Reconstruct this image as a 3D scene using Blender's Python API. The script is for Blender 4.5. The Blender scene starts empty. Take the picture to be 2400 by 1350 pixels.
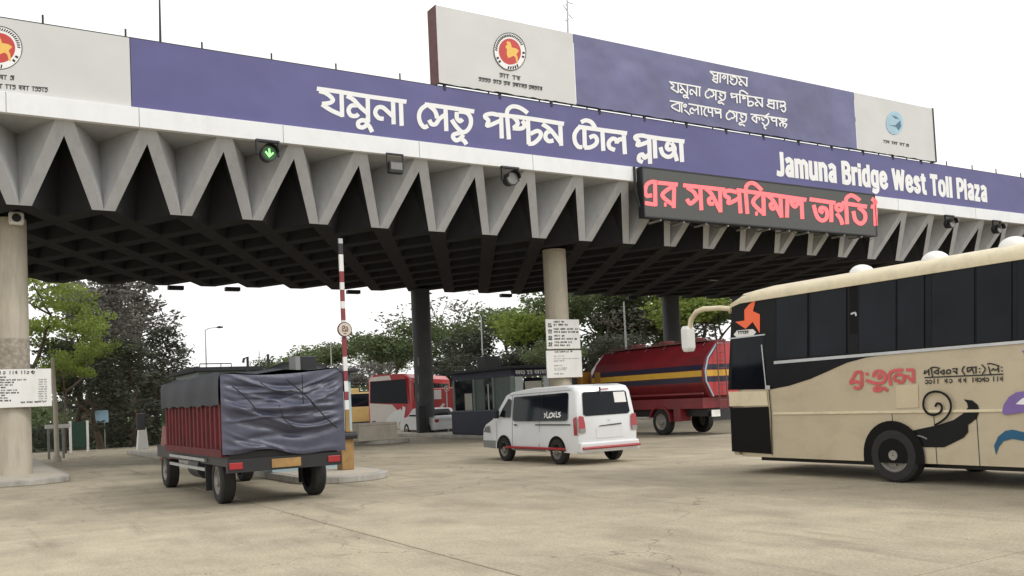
import bpy, math, random
import numpy as np
from mathutils import Vector, Matrix
R = math.radians
scene = bpy.context.scene
COL = scene.collection

# ------------------------------------------------------------------ camera
F, CX, CY = 2116.69, 1200.0, 849.17            # focal length and principal point in photo pixels (2400 x 1350)
YAW, PITCH, ROLL = 0.548250, 0.040669, -0.046619
CAM = np.array([0.0, 0.0, 1.70])
fw = np.array([math.sin(YAW)*math.cos(PITCH), math.cos(YAW)*math.cos(PITCH), math.sin(PITCH)])
rt0 = np.array([math.cos(YAW), -math.sin(YAW), 0.0])
up0 = np.cross(rt0, fw)
rt = math.cos(ROLL)*rt0 + math.sin(ROLL)*up0
up = -math.sin(ROLL)*rt0 + math.cos(ROLL)*up0
cd = bpy.data.cameras.new('camera')
cam = bpy.data.objects.new('camera', cd)
COL.objects.link(cam)
cd.sensor_width = 36.0
cd.lens = F/2400*36.0
cd.shift_y = (CY-675.0)/2400
cd.clip_start = 0.1
cd.clip_end = 5000
M = Matrix([[rt[0], up[0], -fw[0], CAM[0]], [rt[1], up[1], -fw[1], CAM[1]], [rt[2], up[2], -fw[2], CAM[2]], [0, 0, 0, 1]])
cam.matrix_world = M
scene.camera = cam

# ------------------------------------------------------------------ sky and sun (bright overcast)
SUN_EL, SUN_AZ = R(44), R(140)                 # azimuth clockwise from +Y
w = bpy.data.worlds.new('World')
scene.world = w
w.use_nodes = True
nt = w.node_tree
bg = nt.nodes['Background']
sky = nt.nodes.new('ShaderNodeTexSky')
sky.sky_type = 'NISHITA'
sky.sun_disc = False
sky.sun_elevation = SUN_EL
sky.sun_rotation = SUN_AZ
sky.air_density = 1.0
sky.dust_density = 6.0
sky.ozone_density = 1.0
hs = nt.nodes.new('ShaderNodeHueSaturation')
hs.inputs['Saturation'].default_value = 0.10
nt.links.new(sky.outputs[0], hs.inputs['Color'])
cl = nt.nodes.new('ShaderNodeMix')                   # an even white cloud layer over the sky
cl.data_type = 'RGBA'
cl.inputs['Factor'].default_value = 0.85
cl.inputs['B'].default_value = (9.0, 9.0, 8.85, 1.0)
nt.links.new(hs.outputs[0], cl.inputs['A'])
nt.links.new(cl.outputs['Result'], bg.inputs['Color'])
bg.inputs['Strength'].default_value = 0.15
sd = bpy.data.lights.new('sun', 'SUN')
sd.energy = 1.0
sd.angle = R(14)
sd.color = (1.0, 0.975, 0.94)
sun = bpy.data.objects.new('sun', sd)
COL.objects.link(sun)
sdir = Vector((math.sin(SUN_AZ)*math.cos(SUN_EL), math.cos(SUN_AZ)*math.cos(SUN_EL), math.sin(SUN_EL)))
sun.rotation_euler = sdir.to_track_quat('Z', 'Y').to_euler()
sun.location = (0, 0, 40)
vs = scene.view_settings
vs.view_transform = 'Standard'
vs.look = 'None'
vs.exposure = 0.0
vs.gamma = 1.0

# ------------------------------------------------------------------ photo pixels to places
def ray(x, y):
    return (x-CX)/F*rt - (y-CY)/F*up + fw
def onY(x, y, Y): d = ray(x, y); return CAM + d*(Y/d[1])
def onX(x, y, X): d = ray(x, y); return CAM + d*(X/d[0])
def onZ(x, y, Z): d = ray(x, y); return CAM + d*((Z-CAM[2])/d[2])
def atD(x, y, D): return CAM + ray(x, y)*D       # D = metres along the optical axis
def ground(x, D):                                 # ground point under image column x at axial distance D
    p = atD(x, 960, D); return np.array([p[0], p[1], 0.0])
def height(x, y, D): return atD(x, y, D)[2]

# ------------------------------------------------------------------ mesh helpers
class MB:
    def __init__(s): s.v = []; s.f = []; s.m = []
    def add(s, vs_, fs_, m=0):
        b = len(s.v)
        s.v += [tuple(map(float, p)) for p in vs_]
        s.f += [tuple(i+b for i in f) for f in fs_]
        s.m += [m]*len(fs_)
        return s
    def box(s, x0, x1, y0, y1, z0, z1, m=0):
        return s.add([(x0,y0,z0),(x1,y0,z0),(x1,y1,z0),(x0,y1,z0),(x0,y0,z1),(x1,y0,z1),(x1,y1,z1),(x0,y1,z1)],
                     [(3,2,1,0),(4,5,6,7),(0,1,5,4),(1,2,6,5),(2,3,7,6),(3,0,4,7)], m)
    def quad(s, a, b, c, d, m=0): return s.add([a,b,c,d], [(0,1,2,3)], m)
    def face(s, pts, m=0): return s.add(pts, [tuple(range(len(pts)))], m)
    def loft(s, rings, cap=True, closed=True, m=0):
        n = len(rings[0]); vs_ = [p for r in rings for p in r]; fs_ = []
        for k in range(len(rings)-1):
            for i in range(n if closed else n-1):
                j = (i+1) % n
                fs_.append((k*n+i, k*n+j, (k+1)*n+j, (k+1)*n+i))
        if cap:
            fs_.append(tuple(range(n-1, -1, -1))); fs_.append(tuple(range((len(rings)-1)*n, len(rings)*n)))
        return s.add(vs_, fs_, m)
    def tube(s, pts, r, n=10, cap=True, m=0):
        pts = [Vector(p) for p in pts]
        rs = r if isinstance(r, (list, tuple)) else [r]*len(pts)
        rings = []; prev = None
        for i, p in enumerate(pts):
            t = (pts[min(i+1, len(pts)-1)]-pts[max(i-1, 0)]).normalized()
            if prev is None:
                a = t.cross(Vector((0,0,1)))
                if a.length < 1e-3: a = t.cross(Vector((1,0,0)))
            else:
                a = prev - t*prev.dot(t)
            a.normalize(); prev = a; b = t.cross(a)
            rings.append([p + (a*math.cos(2*math.pi*k/n)+b*math.sin(2*math.pi*k/n))*rs[i] for k in range(n)])
        return s.loft(rings, cap, True, m)
    def cyl(s, p0, p1, r0, r1=None, n=16, m=0): return s.tube([p0, p1], [r0, r0 if r1 is None else r1], n, True, m)
    def prism(s, poly, f0, f1, m=0):
        """poly: 2-D points; f0, f1 map a 2-D point to the two end faces"""
        n = len(poly); a = [f0(p) for p in poly]; b = [f1(p) for p in poly]
        return s.add(a+b, [tuple(range(n-1,-1,-1)), tuple(range(n, 2*n))]+[(i,(i+1)%n,n+(i+1)%n,n+i) for i in range(n)], m)
    def dome(s, c, rx, ry, rz, n=14, k=6, full=False, m=0):
        rings = []
        lo = -math.pi/2 if full else 0
        for i in range(k+1):
            a = lo + (math.pi/2-lo)*i/k
            rr = max(math.cos(a), 0.01)
            rings.append([(c[0]+rx*rr*math.cos(2*math.pi*j/n), c[1]+ry*rr*math.sin(2*math.pi*j/n), c[2]+rz*math.sin(a)) for j in range(n)])
        return s.loft(rings, True, True, m)
    def mesh(s, name, mats):
        me = bpy.data.meshes.new(name)
        me.from_pydata(s.v, [], s.f)
        for mt in (mats if isinstance(mats, (list, tuple)) else [mats]): me.materials.append(mt)
        if any(s.m): me.polygons.foreach_set('material_index', s.m)
        me.update()
        return me

def wloc(o):
    p = Vector((0,0,0))
    while o is not None: p = p + o.location; o = o.parent
    return p
def put(name, mb, mat, parent=None, world=True, bevel=0, smooth=False, seg=2):
    """one mesh object; vertices given in world metres (world=True) or in the parent's own frame"""
    if world and parent is not None:
        q = wloc(parent); mb.v = [(a-q.x, b-q.y, c-q.z) for a, b, c in mb.v]
    me = mb.mesh(name, mat)
    o = bpy.data.objects.new(name, me); COL.objects.link(o)
    if parent is not None: o.parent = parent
    if smooth:
        me.polygons.foreach_set('use_smooth', [True]*len(me.polygons))
        me.set_sharp_from_angle(angle=R(40))
    if bevel:
        b = o.modifiers.new('bevel', 'BEVEL'); b.width = bevel; b.segments = seg; b.limit_method = 'ANGLE'; b.angle_limit = R(30)
    return o
def tag(o, label=None, cat=None, group=None, kind=None):
    if label: o['label'] = label
    if cat: o['category'] = cat
    if group: o['group'] = group
    if kind: o['kind'] = kind
    return o
def thing(name, loc, label, cat, group=None, rz=0):
    o = bpy.data.objects.new(name, None); COL.objects.link(o)
    o.location = Vector([float(v) for v in loc]); o.rotation_euler = (0, 0, rz); o.empty_display_size = 0.3
    return tag(o, label, cat, group)
def inst(name, me, parent, loc, rz=0, sc=None):
    o = bpy.data.objects.new(name, me); COL.objects.link(o); o.parent = parent
    q = wloc(parent) if parent else Vector((0,0,0))
    o.location = Vector(loc)-q; o.rotation_euler = (0,0,rz)
    if sc: o.scale = sc
    return o

# strokes and outlines traced on a flat surface --------------------------------------------------
def catmull(p, k=5):
    if len(p) < 3: return list(p)
    q = [p[0]]+list(p)+[p[-1]]; out = []
    for i in range(1, len(q)-2):
        a, b, c, d = [np.array(z, float) for z in q[i-1:i+3]]
        for j in range(k):
            t = j/k
            out.append(tuple(0.5*((2*b)+(-a+c)*t+(2*a-5*b+4*c-d)*t*t+(-a+3*b-3*c+d)*t**3)))
    out.append(tuple(p[-1])); return out
def ribbon(mb, pts, wd, fmap, lift=0.0, smooth=True, m=0):
    pts = catmull(pts) if smooth else list(pts)
    P = np.array(pts, float); n = len(P)
    vs_ = []
    for i in range(n):
        d0 = P[i]-P[i-1] if i > 0 else P[1]-P[0]
        d1 = P[i+1]-P[i] if i < n-1 else P[-1]-P[-2]
        d0 = d0/(np.linalg.norm(d0)+1e-9); d1 = d1/(np.linalg.norm(d1)+1e-9)
        t = d0+d1; t = t/(np.linalg.norm(t)+1e-9)
        nn = np.array([-t[1], t[0]])
        c = max(0.55, float(np.dot(nn, [-d1[1], d1[0]])))
        off = nn*(wd/2/c)
        e = (d0*-wd*0.12 if i == 0 else (d1*wd*0.12 if i == n-1 else 0))
        l = lift + 0.00025*i
        vs_.append(fmap(*(P[i]+off+e), l)); vs_.append(fmap(*(P[i]-off+e), l))
    mb.add(vs_, [(2*i, 2*i+1, 2*i+3, 2*i+2) for i in range(n-1)], m)
def letters(mb, strokes, org, sc, wd, fmap, lift=0.0, m=0):
    """strokes in the coordinates of an enlargement of the photograph: origin org, scale sc"""
    for k, st in enumerate(strokes):
        pts = [(org[0]+a/sc, org[1]+b/sc) for a, b in st]
        ribbon(mb, pts, wd/sc, fmap, lift+0.0012*(k % 5), len(pts) > 2, m)
def ring(c, r, n=10): return [(c[0]+r*math.cos(2*math.pi*k/n), c[1]+r*math.sin(2*math.pi*k/n)) for k in range(n+1)]
def outline(mb, pts, fmap, lift=0.0, m=0, smooth=False):
    p = catmull(list(pts)+[pts[0]])[:-1] if smooth else pts
    mb.face([fmap(a, b, lift) for a, b in p], m)
def fY(Y): return lambda x, y, l: onY(x, y, Y) + np.array([0, -l, 0])
def fX(X): return lambda x, y, l: onX(x, y, X) + np.array([-l, 0, 0])
def writing(mb, x0, y0, x1, y1, h, rng, fmap, lift, wd, joined=True, m=0):
    """a line of small hand-lettered script too fine to read, from (x0,y0) to (x1,y1), h pixels tall"""
    L = math.hypot(x1-x0, y1-y0); ux, uy = (x1-x0)/L, (y1-y0)/L
    t = 0
    while t < L-h*0.5:
        word = min(L-t, h*rng.uniform(2.0, 4.5)); a = t; n = max(2, int(word/(h*0.75)))
        if joined: ribbon(mb, [(x0+ux*a, y0+uy*a), (x0+ux*(a+word), y0+uy*(a+word))], wd, fmap, lift, False, m)
        for k in range(n):
            b = a+word*(k+0.5)/n; X, Y = x0+ux*b, y0+uy*b; q = h*0.3
            kind = rng.randrange(3)
            if kind == 0: ribbon(mb, [(X, Y), (X+uy*0, Y+h)], wd, fmap, lift+.001, False, m)
            elif kind == 1: ribbon(mb, [(X-q, Y+h*.3), (X+q*.4, Y+h*.25), (X+q, Y+h*.6), (X, Y+h*.95), (X-q, Y+h*.7)], wd, fmap, lift+.001, True, m)
            else:
                ribbon(mb, [(X-q, Y+h*.2), (X, Y+h*.5), (X-q, Y+h*.7)], wd, fmap, lift+.001, True, m)
                ribbon(mb, [(X+q*.6, Y), (X+q*.6, Y+h)], wd, fmap, lift+.002, False, m)
        t += word+h*rng.uniform(0.5, 0.9)

# ------------------------------------------------------------------ materials
def mat(name, col, rough=0.6, metal=0.0, var=0.12, scale=3.0, bump=0.0, bscale=40.0, dirt=None, dirt_amt=0.0, dscale=(1.2,1.2,0.25),
        emit=0.0, spec=0.5, rand=0.0, coat=0.0, bdist=.02, bdet=5):
    m = bpy.data.materials.new(name); m.use_nodes = True
    n = m.node_tree.nodes; l = m.node_tree.links; b = n['Principled BSDF']
    b.inputs['Roughness'].default_value = rough; b.inputs['Metallic'].default_value = metal
    b.inputs['Specular IOR Level'].default_value = spec
    if coat: b.inputs['Coat Weight'].default_value = coat; b.inputs['Coat Roughness'].default_value = 0.12
    tc = n.new('ShaderNodeTexCoord')
    no = n.new('ShaderNodeTexNoise'); no.inputs['Scale'].default_value = scale; no.inputs['Detail'].default_value = 6; no.inputs['Roughness'].default_value = 0.6
    l.new(tc.outputs['Object'], no.inputs['Vector'])
    rp = n.new('ShaderNodeMapRange'); rp.inputs[1].default_value = 0.3; rp.inputs[2].default_value = 0.7
    rp.inputs[3].default_value = 1-var; rp.inputs[4].default_value = 1+var
    l.new(no.outputs['Fac'], rp.inputs[0])
    mx = n.new('ShaderNodeVectorMath'); mx.operation = 'SCALE'; mx.inputs[0].default_value = col
    l.new(rp.outputs[0], mx.inputs['Scale']); out = mx.outputs[0]
    if rand:
        oi = n.new('ShaderNodeObjectInfo'); r2 = n.new('ShaderNodeMapRange'); r2.inputs[3].default_value = 1-rand; r2.inputs[4].default_value = 1+rand
        l.new(oi.outputs['Random'], r2.inputs[0]); m2 = n.new('ShaderNodeVectorMath'); m2.operation = 'SCALE'
        l.new(out, m2.inputs[0]); l.new(r2.outputs[0], m2.inputs['Scale']); out = m2.outputs[0]
    if dirt is not None:
        mp = n.new('ShaderNodeMapping'); mp.inputs['Scale'].default_value = dscale; l.new(tc.outputs['Object'], mp.inputs[0])
        nd = n.new('ShaderNodeTexNoise'); nd.inputs['Scale'].default_value = 2.5; nd.inputs['Detail'].default_value = 8; nd.inputs['Roughness'].default_value = 0.7
        l.new(mp.outputs[0], nd.inputs['Vector'])
        rd = n.new('ShaderNodeMapRange'); rd.inputs[1].default_value = 0.48; rd.inputs[2].default_value = 0.72; rd.inputs[4].default_value = dirt_amt
        l.new(nd.outputs['Fac'], rd.inputs[0])
        mc = n.new('ShaderNodeMix'); mc.data_type = 'RGBA'; mc.inputs['B'].default_value = (*dirt, 1)
        l.new(rd.outputs[0], mc.inputs['Factor']); l.new(out, mc.inputs['A']); out = mc.outputs['Result']
    l.new(out, b.inputs['Base Color'])
    if emit:
        l.new(out, b.inputs['Emission Color']); b.inputs['Emission Strength'].default_value = emit
    if bump:
        nb = n.new('ShaderNodeTexNoise'); nb.inputs['Scale'].default_value = bscale; nb.inputs['Detail'].default_value = bdet
        l.new(tc.outputs['Object'], nb.inputs['Vector'])
        bp = n.new('ShaderNodeBump'); bp.inputs['Strength'].default_value = bump; bp.inputs['Distance'].default_value = bdist
        l.new(nb.outputs['Fac'], bp.inputs['Height']); l.new(bp.outputs[0], b.inputs['Normal'])
    return m
def s2l(r, g, b):
    f = lambda c: (c/255/12.92 if c/255 <= .04045 else ((c/255+.055)/1.055)**2.4)
    return (f(r), f(g), f(b))

MT = {}
MT['earth'] = mat('dusty_earth', (0.16, 0.13, 0.085), 0.95, var=.25, scale=.4, bump=.5, bscale=6)
MT['slab'] = mat('dusty_concrete', (0.40, 0.345, 0.25), 0.9, var=.16, scale=.9, bump=.35, bscale=30, dirt=(0.20,.165,.12), dirt_amt=.55, dscale=(.35,.18,1), rand=.05)
def pavement(m):
    n = m.node_tree.nodes; l = m.node_tree.links; b = n['Principled BSDF']; src = b.inputs['Base Color'].links[0].from_socket
    geo = n.new('ShaderNodeNewGeometry')
    def noise(scale, det, lo, hi, a, b_, rough=.6, stretch=None):
        t = n.new('ShaderNodeTexNoise'); t.inputs['Scale'].default_value = scale; t.inputs['Detail'].default_value = det; t.inputs['Roughness'].default_value = rough
        if stretch:
            mp = n.new('ShaderNodeMapping'); mp.inputs['Scale'].default_value = stretch; l.new(geo.outputs['Position'], mp.inputs[0]); l.new(mp.outputs[0], t.inputs['Vector'])
        else: l.new(geo.outputs['Position'], t.inputs['Vector'])
        r = n.new('ShaderNodeMapRange'); r.inputs[1].default_value = lo; r.inputs[2].default_value = hi; r.inputs[3].default_value = a; r.inputs[4].default_value = b_
        l.new(t.outputs['Fac'], r.inputs[0]); return r.outputs[0]
    out = src
    for f in (noise(.11, 4, .35, .65, .80, 1.15), noise(28, 3, .3, .7, .80, 1.18), noise(120, 2, .35, .65, .86, 1.12), noise(1.0, 6, .55, .75, 1.0, .62, .7, (1.6, .22, 1)), noise(2.2, 8, .62, .72, 1.0, .58, .75)):
        v = n.new('ShaderNodeVectorMath'); v.operation = 'SCALE'; l.new(out, v.inputs[0]); l.new(f, v.inputs['Scale']); out = v.outputs[0]
    vo = n.new('ShaderNodeTexVoronoi'); vo.feature = 'DISTANCE_TO_EDGE'; vo.inputs['Scale'].default_value = .16
    wob = n.new('ShaderNodeTexNoise'); wob.inputs['Scale'].default_value = 1.2; wob.inputs['Detail'].default_value = 6; l.new(geo.outputs['Position'], wob.inputs['Vector'])
    ad = n.new('ShaderNodeVectorMath'); ad.operation = 'MULTIPLY_ADD'; ad.inputs[1].default_value = (1.6, 1.6, 0); l.new(wob.outputs['Color'], ad.inputs[0]); l.new(geo.outputs['Position'], ad.inputs[2]); l.new(ad.outputs[0], vo.inputs['Vector'])
    cr = n.new('ShaderNodeMapRange'); cr.inputs[1].default_value = .0006; cr.inputs[2].default_value = .0022; cr.inputs[3].default_value = .5; cr.inputs[4].default_value = 1.0; l.new(vo.outputs['Distance'], cr.inputs[0])
    v = n.new('ShaderNodeVectorMath'); v.operation = 'SCALE'; l.new(out, v.inputs[0]); l.new(cr.outputs[0], v.inputs['Scale'])
    l.new(v.outputs[0], b.inputs['Base Color'])
pavement(MT['slab'])
MT['road'] = mat('worn_asphalt', (0.10, 0.095, 0.085), 0.9, var=.2, scale=.7, bump=.4, bscale=60)
MT['grass'] = mat('grass_ground', (0.07, 0.10, 0.03), 0.95, var=.35, scale=.8, bump=.6, bscale=15)
MT['kerb'] = mat('kerb_concrete', (0.42, 0.40, 0.36), 0.85, var=.15, scale=2, bump=.3, dirt=(.12,.11,.09), dirt_amt=.5)
MT['teeth'] = mat('grey_masonry_paint', (0.45, 0.455, 0.46), 0.75, var=.05, scale=.8, bump=.08, bscale=20, dirt=(.26,.26,.255), dirt_amt=.4, dscale=(1.5,1.5,.3))
MT['undershade'] = mat('shaded_underside_paint', (0.030, 0.031, 0.034), 0.9, var=.2, scale=.7, spec=.2)  # near-black base colour paints in the deep shade beneath the canopy
MT['fascia'] = mat('white_fascia_paint', (0.82, 0.83, 0.84), 0.6, var=.03, scale=.8, dirt=(.6,.6,.58), dirt_amt=.3, dscale=(.8,.8,.4))
MT['column'] = mat('cream_column_paint', (0.49, 0.44, 0.35), 0.7, var=.08, scale=1.2, bump=.1, dirt=(.26,.23,.19), dirt_amt=.5, dscale=(2,2,.25))
MT['colrough'] = mat('rough_render', (0.36, 0.32, 0.26), 0.95, var=.35, scale=9, bump=.8, bscale=45)
MT['colshade'] = mat('shaded_column_paint', (0.055, 0.055, 0.06), 0.6, var=.2, scale=2)  # shade on the rear columns, put into their base colour
MT['vinblue'] = mat('violet_blue_vinyl', (0.097, 0.094, 0.245), 0.5, var=.10, scale=.35, bump=.5, bscale=.9, bdist=.06, bdet=1)
MT['vinblue2'] = mat('faded_blue_vinyl', (0.125, 0.125, 0.25), 0.42, var=.22, scale=.4, bump=.8, bscale=.8, bdist=.10, bdet=1.5)
MT['vinwhite'] = mat('off_white_vinyl', (0.62, 0.615, 0.60), 0.5, var=.05, scale=.5, bump=.5, bscale=.8, bdist=.06, bdet=1)
MT['letter'] = mat('white_letter', (0.85, 0.85, 0.84), 0.6, var=.02)
MT['ink'] = mat('black_ink', (0.02, 0.02, 0.02), 0.6, var=.1)
MT['greyink'] = mat('grey_print', (0.25, 0.25, 0.25), 0.6, var=.1)
MT['rust'] = mat('rusty_red_steel', (0.14, 0.06, 0.055), 0.7, var=.25, scale=4)
MT['darkst'] = mat('dark_steel', (0.035, 0.035, 0.04), 0.55, metal=.3, var=.2)
MT['steel'] = mat('galvanised_steel', (0.45, 0.46, 0.46), 0.45, metal=.6, var=.1)
MT['sealred'] = mat('seal_red', s2l(196, 66, 60), 0.55, var=.04)
MT['sealyel'] = mat('seal_yellow', s2l(236, 190, 95), 0.55, var=.04)
MT['sealblue'] = mat('roundel_blue', s2l(160, 192, 205), 0.5, var=.08)
MT['sealnavy'] = mat('roundel_navy', s2l(75, 110, 130), 0.5, var=.1)
MT['ledface'] = mat('led_face', (0.075, 0.077, 0.075), 0.6, var=.06, scale=6, bump=.1, bscale=90)
MT['ledred'] = mat('led_red', (1.0, 0.13, 0.14), 0.5, var=.12, scale=14, emit=0.9)
MT['greenlit'] = mat('green_arrow_light', (0.35, 1.0, 0.30), 0.5, var=.1, emit=0.9)
MT['greenlens'] = mat('green_lens', (0.03, 0.12, 0.03), 0.2, var=.1)
MT['black'] = mat('black_plastic', (0.016, 0.016, 0.018), 0.5, var=.1)
MT['lens'] = mat('lamp_lens', (0.20, 0.20, 0.19), 0.15, var=.1)
MT['white'] = mat('white_board_paint', (0.80, 0.79, 0.76), 0.55, var=.03, dirt=(.55,.52,.46), dirt_amt=.25)
MT['cream'] = mat('bus_cream_paint', (0.55, 0.47, 0.33), 0.38, var=.04, scale=.8, dirt=(.36,.30,.21), dirt_amt=.45, dscale=(.6,.6,1.2), coat=.15)
MT['creamroof'] = mat('bus_roof_cream', (0.72, 0.63, 0.44), 0.45, var=.05, dirt=(.40,.34,.25), dirt_amt=.5, dscale=(1.5,1.5,1.5))
MT['busblack'] = mat('bus_black_paint', (0.009, 0.0095, 0.011), 0.35, var=.15, spec=.2)
MT['glass'] = mat('tinted_glass', (0.007, 0.009, 0.013), 0.07, var=.5, scale=.9, spec=.17)  # strong tone variation paints soft reflections into the panes
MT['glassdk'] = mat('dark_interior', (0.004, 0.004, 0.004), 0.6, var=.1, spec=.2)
MT['trim'] = mat('aluminium_trim', (0.55, 0.56, 0.57), 0.35, metal=.4, var=.1)
MT['orange'] = mat('orange_decal', s2l(250, 112, 70), 0.5, var=.04)
MT['pink'] = mat('faded_red_lettering', s2l(205, 92, 92), 0.55, var=.15, scale=5)
MT['purple'] = mat('purple_decal', s2l(126, 100, 165), 0.5, var=.08)
MT['tealblue'] = mat('teal_blue_decal', s2l(28, 88, 122), 0.5, var=.08)
MT['tyre'] = mat('tyre_rubber', (0.022, 0.021, 0.02), 0.85, var=.2, scale=8)
MT['rim'] = mat('wheel_rim', (0.30, 0.28, 0.25), 0.6, metal=.2, var=.3, scale=5)
MT['vangrey'] = mat('van_white_paint', (0.70, 0.71, 0.72), 0.3, var=.02, coat=.4)
MT['vantail'] = mat('red_lamp_plastic', (0.35, 0.015, 0.02), 0.2, var=.1, coat=.5)
MT['redtrim'] = mat('red_guard_bar', (0.35, 0.03, 0.035), 0.4, var=.1)
MT['tankred'] = mat('tanker_red_paint', (0.185, 0.014, 0.020), 0.4, var=.15, scale=1.2, dirt=(.09,.02,.02), dirt_amt=.7, dscale=(1,.5,.6), coat=.15)
MT['tankrear'] = mat('tanker_rear_red', (0.42, 0.035, 0.04), 0.4, var=.08, coat=.15)
MT['navy'] = mat('navy_stripe', (0.016, 0.014, 0.035), 0.45, var=.1)
MT['yellow'] = mat('yellow_stripe', (0.62, 0.36, 0.035), 0.45, var=.08)
MT['orangey'] = mat('amber_cab_paint', (0.42, 0.19, 0.03), 0.45, var=.1)
MT['ltblue'] = mat('pale_blue_hose', (0.35, 0.50, 0.62), 0.5, var=.05)
MT['tarp'] = mat('navy_tarpaulin', (0.066, 0.070, 0.108), 0.42, var=.22, scale=2.2, bump=.35, bscale=9, spec=.6)
MT['tarpdk'] = mat('dark_tarpaulin', (0.018, 0.021, 0.033), 0.6, var=.2, scale=2, bump=.3, bscale=8)
MT['rope'] = mat('black_rope', (0.012, 0.012, 0.014), 0.8, var=.1)
MT['slatred'] = mat('red_cargo_wall', (0.115, 0.006, 0.010), 0.6, spec=.3, var=.3, scale=5, dirt=(.035,.008,.008), dirt_amt=.75, dscale=(2,2,.6))
MT['boothgreen'] = mat('booth_grey_green', (0.16, 0.20, 0.185), 0.55, var=.1)
MT['boothnavy'] = mat('booth_navy', (0.018, 0.022, 0.05), 0.5, var=.15)
MT['boothpanel'] = mat('booth_pale_panel', (0.42, 0.47, 0.47), 0.55, var=.06)
MT['boothblue'] = mat('booth_light_blue', (0.36, 0.50, 0.54), 0.55, var=.08, dirt=(.25,.3,.3), dirt_amt=.4)
MT['boothroof'] = mat('booth_roof_dark', (0.020, 0.021, 0.026), 0.7, var=.15)
MT['blind'] = mat('window_blind', (0.45, 0.43, 0.38), 0.8, var=.08)
MT['skyblueb'] = mat('sky_blue_board', (0.36, 0.56, 0.72), 0.5, var=.05)
MT['dkgreen'] = mat('dark_green_board', (0.018, 0.06, 0.04), 0.55, var=.12)
MT['barred'] = mat('barrier_red', (0.24, 0.035, 0.045), 0.5, var=.15)
MT['barwhite'] = mat('barrier_white', (0.75, 0.73, 0.71), 0.5, var=.06)
MT['bargold'] = mat('barrier_rust_yellow', (0.34, 0.20, 0.07), 0.6, var=.25, scale=6)
MT['conc'] = mat('pale_concrete', (0.50, 0.45, 0.37), 0.8, var=.08, dirt=(.3,.27,.22), dirt_amt=.4)
MT['busred'] = mat('far_bus_red', (0.50, 0.03, 0.035), 0.35, var=.05, coat=.3)
MT['buswhite'] = mat('far_bus_white', (0.75, 0.70, 0.66), 0.35, var=.04, coat=.3)
MT['busblue'] = mat('far_bus_blue', (0.04, 0.14, 0.32), 0.4, var=.08)
MT['truckyel'] = mat('far_truck_yellow', (0.55, 0.40, 0.16), 0.5, var=.1)
MT['bark'] = mat('bark', (0.10, 0.075, 0.055), 0.9, var=.3, scale=6, bump=.5)
def leafmat(name, col, var=.4, trans=.35):
    m = mat(name, col, .6, var=var, scale=.55, spec=.25, rand=.12)
    n = m.node_tree.nodes; l = m.node_tree.links; b = n['Principled BSDF']; out = n['Material Output']
    src = b.inputs['Base Color'].links[0].from_socket
    t = n.new('ShaderNodeBsdfTranslucent'); l.new(src, t.inputs['Color'])
    mx = n.new('ShaderNodeMixShader'); mx.inputs[0].default_value = trans
    l.new(b.outputs[0], mx.inputs[1]); l.new(t.outputs[0], mx.inputs[2]); l.new(mx.outputs[0], out.inputs['Surface'])
    return m
MT['leafbright'] = leafmat('bright_leaf', (0.21, 0.27, 0.06), trans=.45)
MT['leafmid'] = leafmat('mid_leaf', (0.115, 0.15, 0.065))
MT['leafdark'] = leafmat('dark_leaf', (0.072, 0.080, 0.055))
MT['leafgrey'] = leafmat('grey_needle', (0.17, 0.16, 0.14))
MT['leafpale'] = leafmat('pale_leaf', (0.18, 0.215, 0.10))

# ================================================================== THE SETTING
S, X0, YF = 2.152, 1.46, 27.0                 # tooth pitch, first tooth, front plane of the canopy
SET = 1.2                                     # the tooth tips stand this far behind the fascia
HB, HF, HS, HT = 7.708, 9.867, 10.398, 12.451   # tooth tips, fascia bottom, banner bottom, banner top
NT0, NT1 = -3, 25
HALF, ROWS = 1.96, 8
YB = YF+SET+HALF*ROWS
CYF, CYB = 30.4, 43.1                         # front and rear column rows

def sheet(name, x0, x1, y0, y1, z, m, n=1):
    mb = MB(); mb.quad((x0,y0,z),(x1,y0,z),(x1,y1,z),(x0,y1,z)); return tag(put(name, mb, m), kind='structure')
sheet('ground', -700, 700, -700, 700, -0.03, MT['earth'])
apron = tag(bpy.data.objects.new('concrete_apron', None), kind='structure'); COL.objects.link(apron)
SW, SL = 6.18, 5.0
mb = MB(); g = 0.012
mb.loft([[(g,g,-.02),(SW-g,g,-.02),(SW-g,SL-g,-.02),(g,SL-g,-.02)], [(g,g,-.006),(SW-g,g,-.006),(SW-g,SL-g,-.006),(g,SL-g,-.006)],
         [(g+.008,g+.008,0),(SW-g-.008,g+.008,0),(SW-g-.008,SL-g-.008,0),(g+.008,SL-g-.008,0)]], cap=True)
slab_me = mb.mesh('slab', MT['slab'])
rng = random.Random(3)
for i in range(-3, 8):
    for j in range(-1, 11):
        o = inst('slab', slab_me, apron, (X0+(i-.5)*SW, j*SL, rng.uniform(-.002, .002)))
mb = MB(); mb.box(X0-3.5*SW, X0+7.5*SW, -SL, 11*SL, -.028, -.018)
put('joint_bed', mb, MT['road'], apron, world=True)
sheet('far_road', -12, 60, 11*SL+.02, 400, -0.010, MT['road'])
sheet('grass_verge', -120, 14, 57, 400, -0.004, MT['grass'])

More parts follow.
